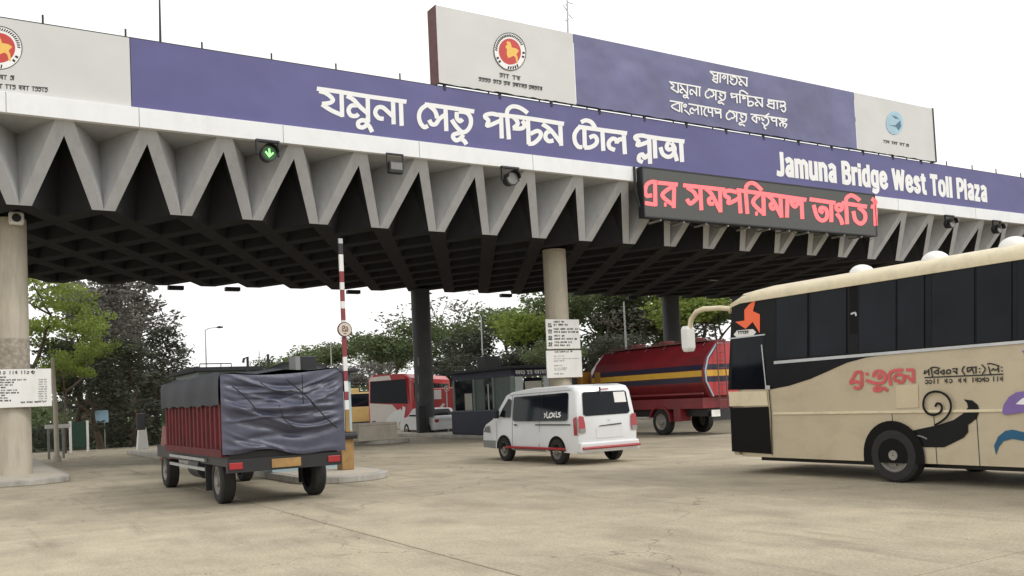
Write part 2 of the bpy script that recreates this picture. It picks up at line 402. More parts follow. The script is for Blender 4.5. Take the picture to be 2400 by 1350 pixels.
# ------------------------------------------------------------------ toll islands
def island(name, x0, x1, y0, y1, label):
    t = thing(name, ((x0+x1)/2, (y0+y1)/2, 0), label, 'traffic island', 'toll islands')
    r = (x1-x0)/2; cxx = (x0+x1)/2; pts = [(x1, y1), (x0, y1)]
    for k in range(9): a = math.pi+math.pi*k/8; pts.append((cxx+r*math.cos(a), y0+r+r*math.sin(a)))
    mb = MB(); mb.prism(pts, lambda p: (p[0], p[1], 0.001), lambda p: (p[0], p[1], .16)); put('kerb', mb, MT['kerb'], t, bevel=.025)
    pin = [((p[0]-cxx)*.88+cxx, (p[1]-(y0+y1)/2)*.985+(y0+y1)/2) for p in pts]
    mb = MB(); mb.prism(pin, lambda p: (p[0], p[1], 0.15), lambda p: (p[0], p[1], .168)); put('paving', mb, MT['conc'], t)
    return t
island('toll_island', X0-1.1, X0+1.1, 27.2, 46, 'concrete island under the cream column with the price board')
island('toll_island', 6.45, 8.65, 19.2, 45, 'concrete island carrying the raised barrier and light blue booth')
island('toll_island', 14.6, 17.3, 36.5, 47, 'concrete island with the pale crash block')
island('toll_island', 19.65, 22.05, 27.4, 47, 'concrete island under the grey-green toll booth')
island('toll_island', X0+18*S-2.9, X0+18*S+1.1, 27.4, 47, 'concrete island under the far right columns')

# ================================================================== THE CANOPY
canopy = thing('toll_canopy', (20, 34, 0), 'long flat toll plaza canopy with a zigzag concrete edge on round columns', 'canopy')
mb = MB()
h = S/2; bi = .225; d = 1.85; th_ = HF-HB; za_ = 1.80
yz = lambda z: SET*(1-z/th_)
A, B, C_, D = (0,SET,0), (-(h-bi),0,th_), (h-bi,0,th_), (0,d,th_)
OL, OR = (-.31,SET,0), (.31,SET,0); AL, AR = (-h,yz(za_),za_), (h,yz(za_),za_); TL, TR = (-h,0,th_), (h,0,th_)
mb.face([OL, A, B, TL, AL]); mb.face([A, OR, AR, TR, C_])
mb.face([A, D, B]); mb.face([A, C_, D]); mb.face([B, D, C_])
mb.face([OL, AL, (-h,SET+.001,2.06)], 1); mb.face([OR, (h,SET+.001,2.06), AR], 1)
tooth_me = mb.mesh('tooth', [MT['teeth'], MT['undershade']])
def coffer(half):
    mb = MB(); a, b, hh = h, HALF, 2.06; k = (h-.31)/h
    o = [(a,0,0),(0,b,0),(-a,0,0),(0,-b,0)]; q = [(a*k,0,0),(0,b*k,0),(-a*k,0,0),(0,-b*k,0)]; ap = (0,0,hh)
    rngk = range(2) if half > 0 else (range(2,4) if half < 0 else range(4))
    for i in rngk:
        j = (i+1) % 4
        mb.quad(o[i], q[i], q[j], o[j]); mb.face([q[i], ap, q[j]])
    return mb.mesh('coffer', MT['undershade'])
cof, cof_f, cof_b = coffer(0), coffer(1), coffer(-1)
for i in range(NT0, NT1+1):
    inst('tooth', tooth_me, canopy, (X0+i*S, YF, HB))
    for r in range(ROWS+1):
        xx = X0+(i+(.5 if r % 2 == 0 else 0))*S
        if r % 2 == 0 and i == NT1: continue
        inst('coffer', cof_f if r == 0 else (cof_b if r == ROWS else cof), canopy, (xx, YF+SET+r*HALF, HB))
XA, XB = X0+(NT0-.5)*S, X0+(NT1+.5)*S
mb = MB(); mb.box(XA, XB, YF+.02, YB, HF+.002, HS-.02); put('roof_slab', mb, MT['undershade'], canopy)
mb = MB(); mb.box(XA, XB, YF-.16, YF+.018, HF, HS+.03)
put('fascia', mb, MT['fascia'], canopy, bevel=.01)
for k in range(8):                                                   # fine vertical joints of the fascia boards
    xx = onY([18, 667, 1497, 2100, 2280, 330, 985, 1250][k], 400, YF-.16)[0]
    mb = MB(); mb.box(xx-.008, xx+.008, YF-.164, YF-.158, HF+.01, HS+.02); put('fascia_joint', mb, MT['greyink'], canopy)
mb = MB(); mb.box(XA, XB, YB+.005, YB+.16, HF-.2, HS+.6); put('rear_fascia', mb, MT['fascia'], canopy)
def column(x, y, r, m, top=HB):
    mb = MB(); mb.cyl((x,y,.16), (x,y,top), r, r, 40); return put('column', mb, m, canopy, smooth=True)
CR = .475
XL = 1.28
c1 = column(XL, CYF, CR, MT['column']); c2 = column(X0+9*S, CYF, CR, MT['column']); c5 = column(X0+18*S, CYF, CR, MT['column'])
c3 = column(X0+9*S, CYB, .5, MT['colshade']); c4 = column(X0+18*S-2.0, CYB, .55, MT['colshade']); column(X0, CYB, .5, MT['colshade'])
za, zb = onY(40, 792, 29.9)[2], onY(40, 862, 29.9)[2]
mb = MB(); mb.cyl((XL,CYF,zb-.3), (XL,CYF,za), CR+.006, CR+.006, 40); put('rough_band', mb, MT['colrough'], c1, smooth=True)
# conduit, guard and white dashes on the dark column
mb = MB(); mb.box(X0+9*S-.66, X0+9*S-.30, CYB-.62, CYB-.36, .16, 1.55); put('guard_box', mb, MT['darkst'], c3, bevel=.02)
for k, (a, b) in enumerate(((838, 858), (880, 900), (921, 941))):
    p, q = onY(980, a, CYB-.51), onY(981, b, CYB-.51)
    mb = MB(); mb.box(p[0]-.03, p[0]+.03, CYB-.512, CYB-.50, q[2], p[2]); put('reflector_strip', mb, MT['greyink'], c3)
# little lamps under the rear edge
for px in (412, 545, 828, 1185, 1480):
    p = onY(px, 684, YB-.2)
    mb = MB(); mb.box(p[0]-.35, p[0]+.35, YB-.35, YB-.05, HB-.22, HB-.03); put('soffit_lamp', mb, MT['black'], canopy, bevel=.02)
p = onZ(1672, 655, HB)
mb = MB(); mb.box(p[0]-.3, p[0]+.3, p[1]-.06, p[1]+.06, HB-.06, HB-.01); put('soffit_tube', mb, MT['lens'], canopy)

# ------------------------------------------------------------------ banners
def banner(mb, x0, x1, z0, z1, Y, amp, rng, nx, nz):
    vs_, fs_ = [], []
    ph = [rng.uniform(0, 6.28) for _ in range(6)]
    for j in range(nz+1):
        for i in range(nx+1):
            x = x0+(x1-x0)*i/nx; z = z0+(z1-z0)*j/nz
            e = min(1, 4*min(i, nx-i)/nx*3, 4*min(j, nz-j)/nz*1.2)
            dy = amp*e*(math.sin(x*1.7+z*1.1+ph[0])*.5+math.sin(x*3.1-z*2.3+ph[1])*.3+math.sin(x*.6+z*3.3+ph[2])*.4)
            zz = z + (rng.uniform(-.02, .02) if j == 0 else 0)
            vs_.append((x, Y-.004+min(0, dy), zz))
    for j in range(nz):
        for i in range(nx):
            a = j*(nx+1)+i; fs_.append((a, a+1, a+nx+2, a+nx+1))
    mb.add(vs_, fs_)
YS = YF-.02                                                           # banner plane
xb = onY(307, 170, YS)[0]
main = thing('main_banner', (xb, YS, HS), 'long violet-blue banner with big white Bengali and English toll plaza lettering', 'banner sign')
rng = random.Random(11)
mb = MB(); banner(mb, XA, xb-.02, HS+.005, HT, YS, .004, rng, 24, 8); put('white_panel', mb, MT['vinwhite'], main, smooth=True)
mb = MB(); banner(mb, xb, XB, HS+.005, HT, YS, .005, rng, 150, 10); put('blue_panel', mb, MT['vinblue'], main, smooth=True)
mb = MB(); mb.box(XA, XB, YS+.02, YS+.14, HS+.04, HT-.02); put('backing_frame', mb, MT['darkst'], main)
mb = MB(); mb.box(XA, XB, YS+.01, YS+.12, HT, HT+.035); put('top_rail', mb, MT['darkst'], main)
for px, py in ((100,35),(294,68),(473,99),(636,125),(787,149),(937,172),(2218,378),(2278,387),(2334,396),(2392,405)):
    p = onY(px, py, YS+.07); mb = MB(); mb.cyl((p[0], YS+.07, HT), (p[0], YS+.07, p[2]), .028, n=8); put('rod', mb, MT['darkst'], main)
TF = fY(YS-.012)
CA, SA = (740, 190), 5.443
big = [[(20,97),(300,137),(640,192),(960,237),(1150,264)],
 [(50,130),(120,150),(190,200),(218,245),(180,278),(85,292)],[(82,300),(200,375),(340,437)],[(328,150),(336,452)],
 [(400,192),(480,238),(560,325),(668,420)],[(535,310),(455,315),(418,370),(445,435),(510,447),(540,425)],[(662,205),(668,520)],
 [(668,470),(640,505),(585,500),(540,530),(548,580),(600,592),(645,560),(655,515)],[(652,540),(690,590),(716,645)],
 [(860,482),(800,470),(758,410),(782,345),(845,335),(905,380),(985,455)],[(985,245),(994,545)],[(1085,262),(1096,565)],
 [(1395,298),(1700,340),(2015,388)],[(1420,302),(1345,360),(1316,440),(1332,530),(1380,588),(1425,575)],
 [(1440,312),(1505,365),(1535,420),(1545,470)],[(1450,500),(1478,548),(1530,548),(1575,485),(1645,432)],[(1655,345),(1666,632)],
 [(1800,400),(1800,470),(1838,512),(1868,490)],[(1830,388),(1925,405),(1975,475),(1970,570),(1920,640),(1860,648),(1790,580),(1735,500)],
 [(1885,655),(1820,665),(1758,685),(1752,722),(1790,757),(1842,735),(1878,690)],[(1850,735),(1892,762),(1920,802)]]
CB, SB = (1120, 220), 4.615
big2 = [[(215,228),(150,215),(88,228),(78,252),(112,288),(106,345),(238,292)],[(250,222),(258,477)],
 [(315,230),(335,487)],[(312,232),(322,172),(372,137),(440,146),(500,180),(532,206)],[(222,226),(560,268),(925,325)],
 [(385,250),(420,290),(428,330),(385,368)],[(382,372),(440,377),(490,366),(502,325),(480,298)],[(540,270),(550,542)],
 [(550,540),(600,536),(662,482),(680,430),(640,402),(570,432)],[(700,330),(760,370),(805,415),(895,530)],[(800,405),(746,417),(730,470),(762,511),(812,506)],[(890,325),(900,557)],
 [(1120,360),(1085,375),(1045,440),(1050,520),(1085,572),(1122,577)],[(1088,356),(1345,392),(1607,427)],[(1150,375),(1156,578)],
 [(1156,582),(1220,577),(1277,540),(1286,490),(1256,456),(1210,472)],[(1120,305),(1165,287),(1220,302),(1252,340),(1268,372)],[(1345,390),(1356,612)],
 [(1477,606),(1426,582),(1414,530),(1450,487),(1490,495),(1502,532)],[(1500,527),(1532,492),(1575,500)],[(1576,420),(1590,647)],
 [(1838,466),(1780,451),(1716,457),(1702,480),(1736,512),(1731,556),(1842,520)],[(1850,458),(1862,752)],[(1778,737),(1741,716),(1746,671),(1780,656),(1802,691),(1852,652)],
 [(1822,461),(2000,487),(2228,516)],[(1910,470),(1920,692)],[(2065,515),(2042,568),(2060,602),(2110,590)],[(1975,582),(2000,652),(2060,682),(2112,652),(2126,590),(2095,535)],[(2112,595),(2132,652),(2152,722)],[(2195,512),(2208,732)]]
mb = MB(); letters(mb, big, CA, SA, 55, TF); letters(mb, big2, CB, SB, 46, TF, .001)
put('bengali_lettering', mb, MT['letter'], main)
GL = {'J': (.38, [[(.28,1),(.28,.2),(.2,.07),(.05,.09)]]), 'a': (.40, [[(.07,.66),(.2,.74),(.31,.66)],[(.31,.7),(.31,0)],[(.31,.44),(.15,.38),(.09,.2),(.15,.08),(.31,.14)]]),
 'm': (.62, [[(.09,0),(.09,.8)],[(.09,.64),(.2,.73),(.31,.64)],[(.31,.66),(.31,0)],[(.31,.64),(.42,.73),(.53,.64)],[(.53,.66),(.53,0)]]), 'u': (.42, [[(.09,.8),(.09,.16),(.18,.07),(.33,.14)],[(.33,.8),(.33,0)]]),
 'n': (.42, [[(.09,0),(.09,.8)],[(.09,.64),(.22,.73),(.33,.62)],[(.33,.64),(.33,0)]]), 'B': (.46, [[(.1,0),(.1,1)],[(.1,.925),(.28,.925),(.36,.80),(.35,.64),(.24,.53),(.1,.53)],[(.1,.52),(.28,.51),(.37,.38),(.37,.2),(.28,.075),(.1,.075)]]),
 'r': (.30, [[(.09,0),(.09,.8)],[(.09,.58),(.17,.71),(.29,.71)]]), 'i': (.18, [[(.09,0),(.09,.76)],[(.09,.86),(.09,1)]]), 'd': (.42, [[(.33,1),(.33,0)],[(.33,.62),(.2,.73),(.09,.6),(.09,.2),(.2,.07),(.33,.18)]]),
 'g': (.42, [[(.33,.8),(.33,0)],[(.33,.05),(.31,-.1),(.2,-.18),(.07,-.13)],[(.33,.62),(.2,.73),(.09,.6),(.09,.22),(.2,.10),(.33,.20)]]), 'e': (.42, [[(.09,.42),(.34,.42)],[(.33,.44),(.32,.62),(.21,.73),(.09,.60),(.09,.2),(.21,.07),(.33,.16),(.34,.26)]]),
 'W': (.68, [[(.08,1),(.2,.04)],[(.2,.04),(.34,.95)],[(.34,.95),(.48,.04)],[(.48,.04),(.6,1)]]), 's': (.38, [[(.30,.58),(.25,.71),(.13,.71),(.09,.58),(.17,.44),(.28,.32),(.29,.16),(.2,.07),(.10,.11),(.08,.24)]]),
 't': (.30, [[(.14,.95),(.14,.2),(.19,.075),(.28,.08)],[(.02,.72),(.27,.72)]]), 'T': (.42, [[(.21,0),(.21,.95)],[(.02,.92),(.4,.92)]]), 'o': (.42, [[(.21,.73),(.09,.60),(.09,.2),(.21,.07),(.33,.2),(.33,.60),(.21,.73)]]),
 'l': (.18, [[(.09,0),(.09,1)]]), 'P': (.44, [[(.1,0),(.1,1)],[(.1,.925),(.28,.925),(.37,.8),(.36,.58),(.27,.45),(.1,.45)]]), 'z': (.36, [[(.04,.72),(.31,.72)],[(.28,.69),(.08,.1)],[(.04,.075),(.32,.075)]]), ' ': (.20, [])}
words = 'Jamuna Bridge West Toll Plaza'
tot = sum(GL[c][0]+.015 for c in words)
pa, pb = onY(1819, 410, YS-.014), onY(2315, 473, YS-.014)
cap = ((onY(1826, 360, YS)[2]-onY(1821, 411, YS)[2])+(onY(2221, 414, YS)[2]-onY(2219, 462, YS)[2]))/2
e_z = (pa[2]+pb[2])/2; kx = (pb[0]-pa[0])/tot
mb = MB(); cx_ = pa[0]
for q_, ch in enumerate(words):
    wd_, sts = GL[ch]
    for k, st in enumerate(sts):
        ribbon(mb, [(cx_+a*kx, b*cap) for a, b in st], .165*kx, lambda x, y, l: (x, YS-.013-l, e_z+y), .0012*k, len(st) > 2)
    cx_ += (wd_+.015)*kx
put('english_lettering', mb, MT['letter'], main)

def seal(parent, c, a, b, th, fmap, lift, s=1.0):
    """round government seal: c centre px, a,b half axes px, th tilt"""
    E_ = lambda r, t: (c[0]+r*(a*math.cos(t)*math.cos(th)-b*math.sin(t)*math.sin(th)), c[1]+r*(a*math.cos(t)*math.sin(th)+b*math.sin(t)*math.cos(th)))
    N = 36
    mb = MB(); outline(mb, [E_(1.0, 2*math.pi*k/N) for k in range(N)], fmap, lift); put('seal_ground', mb, MT['letter'], parent)
    mb = MB(); ribbon(mb, [E_(1.0, 2*math.pi*k/N) for k in range(N+1)], 1.6*s, fmap, lift+.002, False)
    for k in range(22):
        t = -2.9+2.7*k/22; ribbon(mb, [E_(.80, t), E_(.92, t+.05)], 3.0*s, fmap, lift+.002, False)
    for t in (.25, .5, 2.65, 2.9): ribbon(mb, [E_(.80, t), E_(.92, t)], 5*s, fmap, lift+.002, False)
    for k in range(5): ribbon(mb, [E_(.80, 1.2+.17*k), E_(.95, 1.25+.17*k)], 3.5*s, fmap, lift+.002, False)
    put('seal_lettering', mb, MT['ink'], parent)
    mb = MB(); outline(mb, [E_(.70, 2*math.pi*k/N) for k in range(N)], fmap, lift+.002); put('seal_disc', mb, MT['sealred'], parent)
    P = [(-.15,-.55),(.02,-.50),(.10,-.30),(.12,-.22),(.40,-.16),(.56,-.04),(.40,.14),(.47,.28),(.50,.62),(.42,.60),(.34,.30),(.22,.22),(.02,.30),(-.12,.33),(-.20,.12),(-.18,-.12),(-.28,-.22),(-.25,-.32),(-.14,-.36),(-.22,-.46)]
    mb = MB(); outline(mb, [(c[0]+x*a*1.02, c[1]+y*b*1.02) for x, y in P], fmap, lift+.004); put('seal_map', mb, MT['sealyel'], parent)
seal(main, (-2, 112), 54, 50, .25, TF, 0.0)
rng = random.Random(5)
mb = MB()
writing(mb, -60, 172, 34, 178, 10, rng, TF, 0, 2.0); writing(mb, -90, 190, 112, 206, 10, rng, TF, 0, 2.0)
put('small_lettering', mb, MT['ink'], main)

YU = YF-.10                                                           # upper billboard front
pl, pr_ = onY(1021, 12, YU), onY(2184, 250, YU)
UX0, UX1 = pl[0], pr_[0]; UZ0, UZ1 = HT+.10, pl[2]
ub = thing('upper_billboard', (UX0, YU, UZ0), 'smaller box billboard with welcome text and round seal standing on the main banner', 'billboard')
xw0, xw1 = onY(1347, 160, YU)[0], onY(2005, 280, YU)[0]
rng = random.Random(21)
mb = MB(); banner(mb, UX0, xw0-.015, UZ0, UZ1, YU, .012, rng, 30, 14); put('white_panel', mb, MT['vinwhite'], ub, smooth=True)
mb = MB(); banner(mb, xw0, xw1-.015, UZ0, UZ1, YU, .014, rng, 70, 14); put('blue_panel', mb, MT['vinblue2'], ub, smooth=True)
mb = MB(); banner(mb, xw1, UX1, UZ0, UZ1, YU, .012, rng, 30, 14); put('white_panel', mb, MT['vinwhite'], ub, smooth=True)
mb = MB(); mb.box(UX0-.02, UX0+.03, YU+.006, YU+.62, UZ0-.02, UZ1+.02); put('side_board', mb, MT['rust'], ub, bevel=.01)
mb = MB(); mb.box(UX1+.003, UX1+.09, YU-.03, YU+.3, UZ0-.02, UZ1+.03); put('end_post', mb, MT['darkst'], ub)
mb = MB(); mb.box(UX0+.03, UX1, YU+.03, YU+.6, UZ1-.05, UZ1+.005); mb.box(UX0+.03, UX1, YU+.03, YU+.12, UZ0-.015, UZ0+.06); put('frame_rail', mb, MT['darkst'], ub)
x = UX0+.25
while x < UX1:
    mb = MB(); mb.box(x-.04, x+.04, YU+.05, YU+.15, HT-.1, UZ1-.06); put('post', mb, MT['darkst'], ub)
    mb = MB(); mb.tube([(x, YU+.15, UZ1-.4), (x, YF+1.6, HS+.05)], .03, 6); put('stay', mb, MT['darkst'], ub)
    x += 2.2
UFm = fY(YU-.024)
CC, SC = (1540, 140), 7.06
setu = [[(840,485),(1140,545)],[(875,490),(812,530),(800,590),(830,632),(868,620)],[(880,500),(930,540),(932,572)],[(880,600),(905,612),(950,572)],[(970,515),(972,667)],
 [(1040,545),(1050,590),(1076,590)],[(1070,545),(1125,570),(1120,640),(1080,670),(1020,610)],[(1075,675),(1030,685),(1012,705),(1035,722),(1068,708)],[(1065,710),(1105,742)]]
small = [[(872,192),(1180,245),(1500,305)],[(885,210),(925,240),(942,272)],[(925,300),(960,262),(1000,272)],[(985,312),(918,332),(985,385)],[(1002,215),(995,388)],[(1047,225),(1042,378)],
 [(1075,305),(1105,262),(1132,290),(1102,322)],[(1166,245),(1167,402)],[(1215,275),(1228,330),(1256,320)],[(1240,280),(1310,302),(1316,370),(1275,412),(1225,390),(1205,350)],
 [(1350,290),(1400,350),(1482,440)],[(1392,360),(1360,372),(1366,410),(1402,422)],[(1482,300),(1484,442)],
 [(200,365),(450,408),(722,457)],[(222,388),(270,420),(266,450),(225,460)],[(225,465),(348,547)],[(345,395),(351,547)],[(385,420),(420,470),(496,562)],[(432,488),(385,500),(386,540),(422,550)],[(500,425),(502,592)],
 [(500,590),(445,588),(438,615),(468,628),(500,600)],[(488,612),(522,642)],[(592,560),(556,572),(545,520),(575,500),(648,572)],[(650,445),(652,602)],[(700,455),(702,607)],
 [(1285,570),(1228,560),(1224,585),(1242,600),(1232,626),(1305,608)],[(1312,560),(1326,717)],[(1368,575),(1372,717)],[(1366,575),(1372,522),(1420,515),(1500,570)],[(1290,568),(1520,605),(1752,642)],
 [(1410,600),(1440,620),(1410,642)],[(1420,646),(1472,632)],[(1500,605),(1506,765)],[(1506,766),(1570,756),(1590,712),(1540,690),(1514,712)],[(1620,635),(1670,690),(1742,780)],[(1662,700),(1626,720),(1640,760),(1672,756)],[(1736,640),(1742,782)],
 [(1832,660),(2112,702)],[(1905,690),(1842,680),(1840,708),(1862,722),(1822,762),(1935,812)],[(1862,722),(1925,732)],[(1930,672),(1936,815)],[(1986,682),(1992,817)],[(2030,705),(2090,692),(2120,740),(2062,762),(2040,742)],[(2030,782),(2108,772),(2122,830),(2092,862),(2052,822)],
 [(210,680),(430,716)],[(372,712),(238,772),(372,857)],[(372,712),(374,857)],[(405,710),(408,872)],ring((460,762),22),[(450,832),(490,862),(538,912)],[(520,730),(790,778),(1062,827)],
 [(602,882),(562,882),(545,832),(580,802),(612,842),(655,812)],[(672,760),(682,907)],[(730,770),(737,917)],[(832,932),(790,912),(775,852),(800,802),(842,790)],[(850,800),(852,862),(905,872)],[(910,805),(917,942)],
 [(950,830),(990,872),(1042,862)],[(960,882),(1052,882)],[(1046,825),(1056,967)],
 [(1545,900),(1850,942),(2152,987)],[(1632,922),(1570,972),(1642,1042)],[(1640,918),(1646,1047)],[(1642,960),(1692,962),(1690,1002)],[(1852,890),(1790,932)],[(1730,955),(1746,1002),(1772,990)],[(1770,950),(1830,972),(1842,1040),(1790,1092),(1735,1042)],[(1780,1092),(1772,1122),(1802,1147)],
 [(1952,962),(1890,972),(1912,1012),(1962,1012)],[(1970,955),(1976,1102)],[(2020,985),(2070,1022),(2030,1062),(2042,1102)],[(2080,978),(2086,1102)],[(2080,1032),(2142,1002)],[(2090,1052),(2142,1072),(2110,1132)]]
small += setu + [[(a+345, b+358) for a, b in st] for st in setu]
mb = MB(); letters(mb, small, CC, SC, 24, UFm); put('welcome_lettering', mb, MT['letter'], ub)
seal(ub, (1195, 121), 37, 44, -.2, UFm, 0.0)
rng = random.Random(8); mb = MB()
writing(mb, 1171, 171, 1226, 181, 9, rng, UFm, 0, 1.7); writing(mb, 1122, 181, 1275, 205, 8, rng, UFm, 0, 1.8)
writing(mb, 2070, 328, 2130, 338, 6, rng, UFm, 0, 1.2)
put('small_lettering', mb, MT['ink'], ub)
N = 30; ec = (2097, 288)
mb = MB(); outline(mb, [(ec[0]+20*math.cos(2*math.pi*k/N), ec[1]+27*math.sin(2*math.pi*k/N)) for k in range(N)], UFm); put('roundel', mb, MT['skyblueb'], ub)
mb = MB(); outline(mb, [(ec[0]+16*math.cos(2*math.pi*k/N), ec[1]+22*math.sin(2*math.pi*k/N)) for k in range(N)], UFm, .003); put('roundel_field', mb, MT['sealblue'], ub)
mb = MB(); outline(mb, [(2083,293),(2098,294),(2110,282),(2112,296),(2106,306),(2100,298)], UFm, .006); outline(mb, [(2089,270),(2100,273),(2108,280),(2098,278)], UFm, .006); put('roundel_wave', mb, MT['sealnavy'], ub)

# ------------------------------------------------------------------ moving-message board
YL = YF-.50
a_, b_ = onY(1504, 391, YL), onY(2056, 552, YL)
LX0, LX1 = a_[0], b_[0]; LZ1 = (a_[2]+onY(2056, 455, YL)[2])/2; LZ0 = (onY(1507, 511, YL)[2]+b_[2])/2
led = thing('message_board', (LX0, YL, LZ0), 'long dark LED message board with glowing red Bengali text under the banner', 'message board')
mb = MB(); mb.box(LX0, LX1, YL+.02, YL+.34, LZ0, LZ1); put('cabinet', mb, MT['black'], led, bevel=.01)
mb = MB(); mb.box(LX0+.05, LX1-.05, YL-.002, YL+.018, LZ0+.05, LZ1-.05); put('display', mb, MT['ledface'], led)
mb = MB()
for zz0, zz1 in ((LZ0, LZ0+.05), (LZ1-.05, LZ1)): mb.box(LX0, LX1, YL-.02, YL+.018, zz0, zz1)
for xx0, xx1 in ((LX0, LX0+.05), (LX1-.05, LX1)): mb.box(xx0, xx1, YL-.02, YL+.018, LZ0+.052, LZ1-.052)
put('bezel', mb, MT['darkst'], led)
LF = fY(YL-.004)
ltx = [[(112,332),(90,290),(105,222),(150,192),(200,195)],[(186,192),(190,422)],[(110,330),(152,322)],[(90,397),(186,412)],
 [(215,200),(402,218)],[(372,218),(368,440)],[(350,238),(256,322),(366,418)],[(278,412),(292,412)],
 [(462,225),(680,248),(860,268)],[(500,248),(560,290),(585,335)],[(498,362),(528,402),(572,372),(625,322)],[(625,250),(636,462)],
 [(680,258),(735,312),(818,472)],[(745,342),(708,362),(716,402),(752,402)],[(815,265),(820,482)],
 [(975,292),(910,276),(862,290),(872,332),(902,350),(902,398),(1002,350)],[(1000,275),(1016,492)],[(1065,285),(1082,497)],[(1066,285),(1072,232),(1112,202),(1162,217),(1218,272)],[(980,272),(1310,317),(1648,366)],
 [(1212,302),(1136,390),(1240,500)],[(1236,300),(1242,514)],[(1162,498),(1178,500)],[(1270,320),(1330,372),(1408,522)],[(1336,392),(1306,412),(1320,452),(1352,442)],[(1402,330),(1412,532)],[(1470,345),(1466,532)],
 [(1502,350),(1512,402),(1542,432),(1570,402)],[(1530,382),(1570,372),(1604,412)],[(1606,360),(1614,547)],
 [(1690,360),(1932,396)],[(1725,420),(1760,532),(1812,567),(1852,532),(1846,462),(1800,442),(1784,470),(1812,490)],[(1895,392),(1896,577)],ring((1970,440),28),[(1950,502),(1986,552),(2002,602)],
 [(2040,418),(2050,597)],[(2040,417),(2042,352),(2086,322),(2132,342),(2168,372)],[(2000,395),(2236,432)],[(2110,480),(2130,562),(2182,597),(2222,557),(2216,492),(2160,442)],
 [(2290,357),(2320,377),(2330,402)],[(2285,430),(2330,440)],[(2318,372),(2326,612)]]
mb = MB(); letters(mb, ltx, (1490, 380), 4.138, 37, LF, .004); put('red_text', mb, MT['ledred'], led)
x = LX0+.9; k = 0
while x < LX1:
    mb = MB(); mb.box(x-.05, x+.05, YL+.345, YF-.165, LZ0+.5, LZ0+.58); put('bracket', mb, MT['steel'], led)
    mb = MB(); mb.box(x-.04, x+.04, YL+.1, YF+.3, LZ0-.075, LZ0-.003); put('support_bar', mb, MT['steel'], led)
    if k < 12:
        mb = MB(); mb.tube([(x+.1, YL+.15, LZ0-.01), (x+.6, YL+.2, LZ0-.17), (x+1.1, YL+.15, LZ0-.01)], .012, 5); put('cable', mb, MT['black'], led)
    x += 1.2; k += 1
mb = MB(); mb.tube([(LX0-.12, YF-.2, HS+.02), (LX0-.13, YF-.2, HF-.3), (LX0-.02, YL+.2, LZ0+.4)], .05, 8); put('power_conduit', mb, MT['black'], led)

# ------------------------------------------------------------------ lane signals and lamps hung under the fascia
def lane_signal(px, py, r, lit, label):
    p = onY(px, py, YF-.25); t = thing('lane_signal', p, label, 'traffic light', 'lane signals under the canopy edge')
    Y0 = YF-.40
    mb = MB(); mb.cyl((p[0], Y0, p[2]), (p[0], YF-.05, p[2]), r*1.22, r*1.05, 24); put('housing', mb, MT['black'], t, smooth=True)
    mb = MB(); mb.cyl((p[0], Y0-.012, p[2]), (p[0], Y0-.002, p[2]), r, r, 24); put('lens', mb, MT['greenlens'] if lit else MT['lens'], t)
    mb = MB(); n = 14                                             # visor hood
    for k in range(n):
        a, b = math.pi*k/n, math.pi*(k+1)/n
        mb.quad((p[0]+r*1.2*math.cos(a), Y0-.18, p[2]+r*1.2*math.sin(a)), (p[0]+r*1.2*math.cos(b), Y0-.18, p[2]+r*1.2*math.sin(b)),
                (p[0]+r*1.2*math.cos(b), Y0, p[2]+r*1.2*math.sin(b)), (p[0]+r*1.2*math.cos(a), Y0, p[2]+r*1.2*math.sin(a)))
    put('visor', mb, MT['black'], t)
    mb = MB(); mb.box(p[0]-r*1.7, p[0]-r*1.45, YF-.3, YF-.2, p[2]-.05, HF-.002); mb.box(p[0]+r*1.45, p[0]+r*1.7, YF-.3, YF-.2, p[2]-.05, HF-.002)
    mb.box(p[0]-r*1.7, p[0]+r*1.7, YF-.31, YF-.19, HF-.07, HF-.003); put('bracket', mb, MT['darkst'], t)
    if lit:
        mb = MB(); q = r*.62; f = lambda x, z, l: (p[0]+x*q, Y0-.016-l, p[2]+z*q)
        ribbon(mb, [(-.05, .95), (.05, -.7)], .42, f, 0, False); ribbon(mb, [(-.9, .15), (-.1, -.85), (.9, .05)], .42, f, .002, False)
        put('green_arrow', mb, MT['greenlit'], t)
lane_signal(628, 361, .21, True, 'lit green down-arrow lane signal under the canopy fascia')
lane_signal(1196, 420, .21, False, 'unlit round lane signal between square floodlight and message board')
lane_signal(2226, 524, .21, False, 'unlit round lane signal just right of the message board')
lane_signal(2337, 537, .21, False, 'unlit round lane signal nearest the right edge of the canopy')
p = onY(926, 394, YF-.3)
t = thing('floodlight', p, 'square black floodlight hung under the canopy fascia', 'floodlight')
mb = MB(); mb.box(p[0]-.25, p[0]+.25, YF-.42, YF-.2, p[2]-.19, p[2]+.19); put('body', mb, MT['black'], t, bevel=.03)
mb = MB(); mb.box(p[0]-.2, p[0]+.2, YF-.435, YF-.424, p[2]-.08, p[2]+.15); put('glass', mb, MT['lens'], t)
mb = MB(); mb.box(p[0]-.3, p[0]-.262, YF-.34, YF-.28, p[2]-.02, HF-.002); mb.box(p[0]+.262, p[0]+.3, YF-.34, YF-.28, p[2]-.02, HF-.002); mb.box(p[0]-.3, p[0]+.3, YF-.35, YF-.27, HF-.05, HF-.004); put('yoke', mb, MT['darkst'], t)
p = onY(38, 512, 29.7)
t = thing('security_camera', p, 'white security camera high on the cream column at the left edge', 'camera')
mb = MB(); mb.box(p[0]-.2, p[0]+.2, 29.55, 29.82, p[2]-.19, p[2]+.19); put('housing', mb, MT['white'], t, bevel=.07, seg=3)
mb = MB(); mb.cyl((p[0], 29.53, p[2]-.01), (p[0], 29.548, p[2]-.01), .12, n=20); put('lens', mb, MT['black'], t)
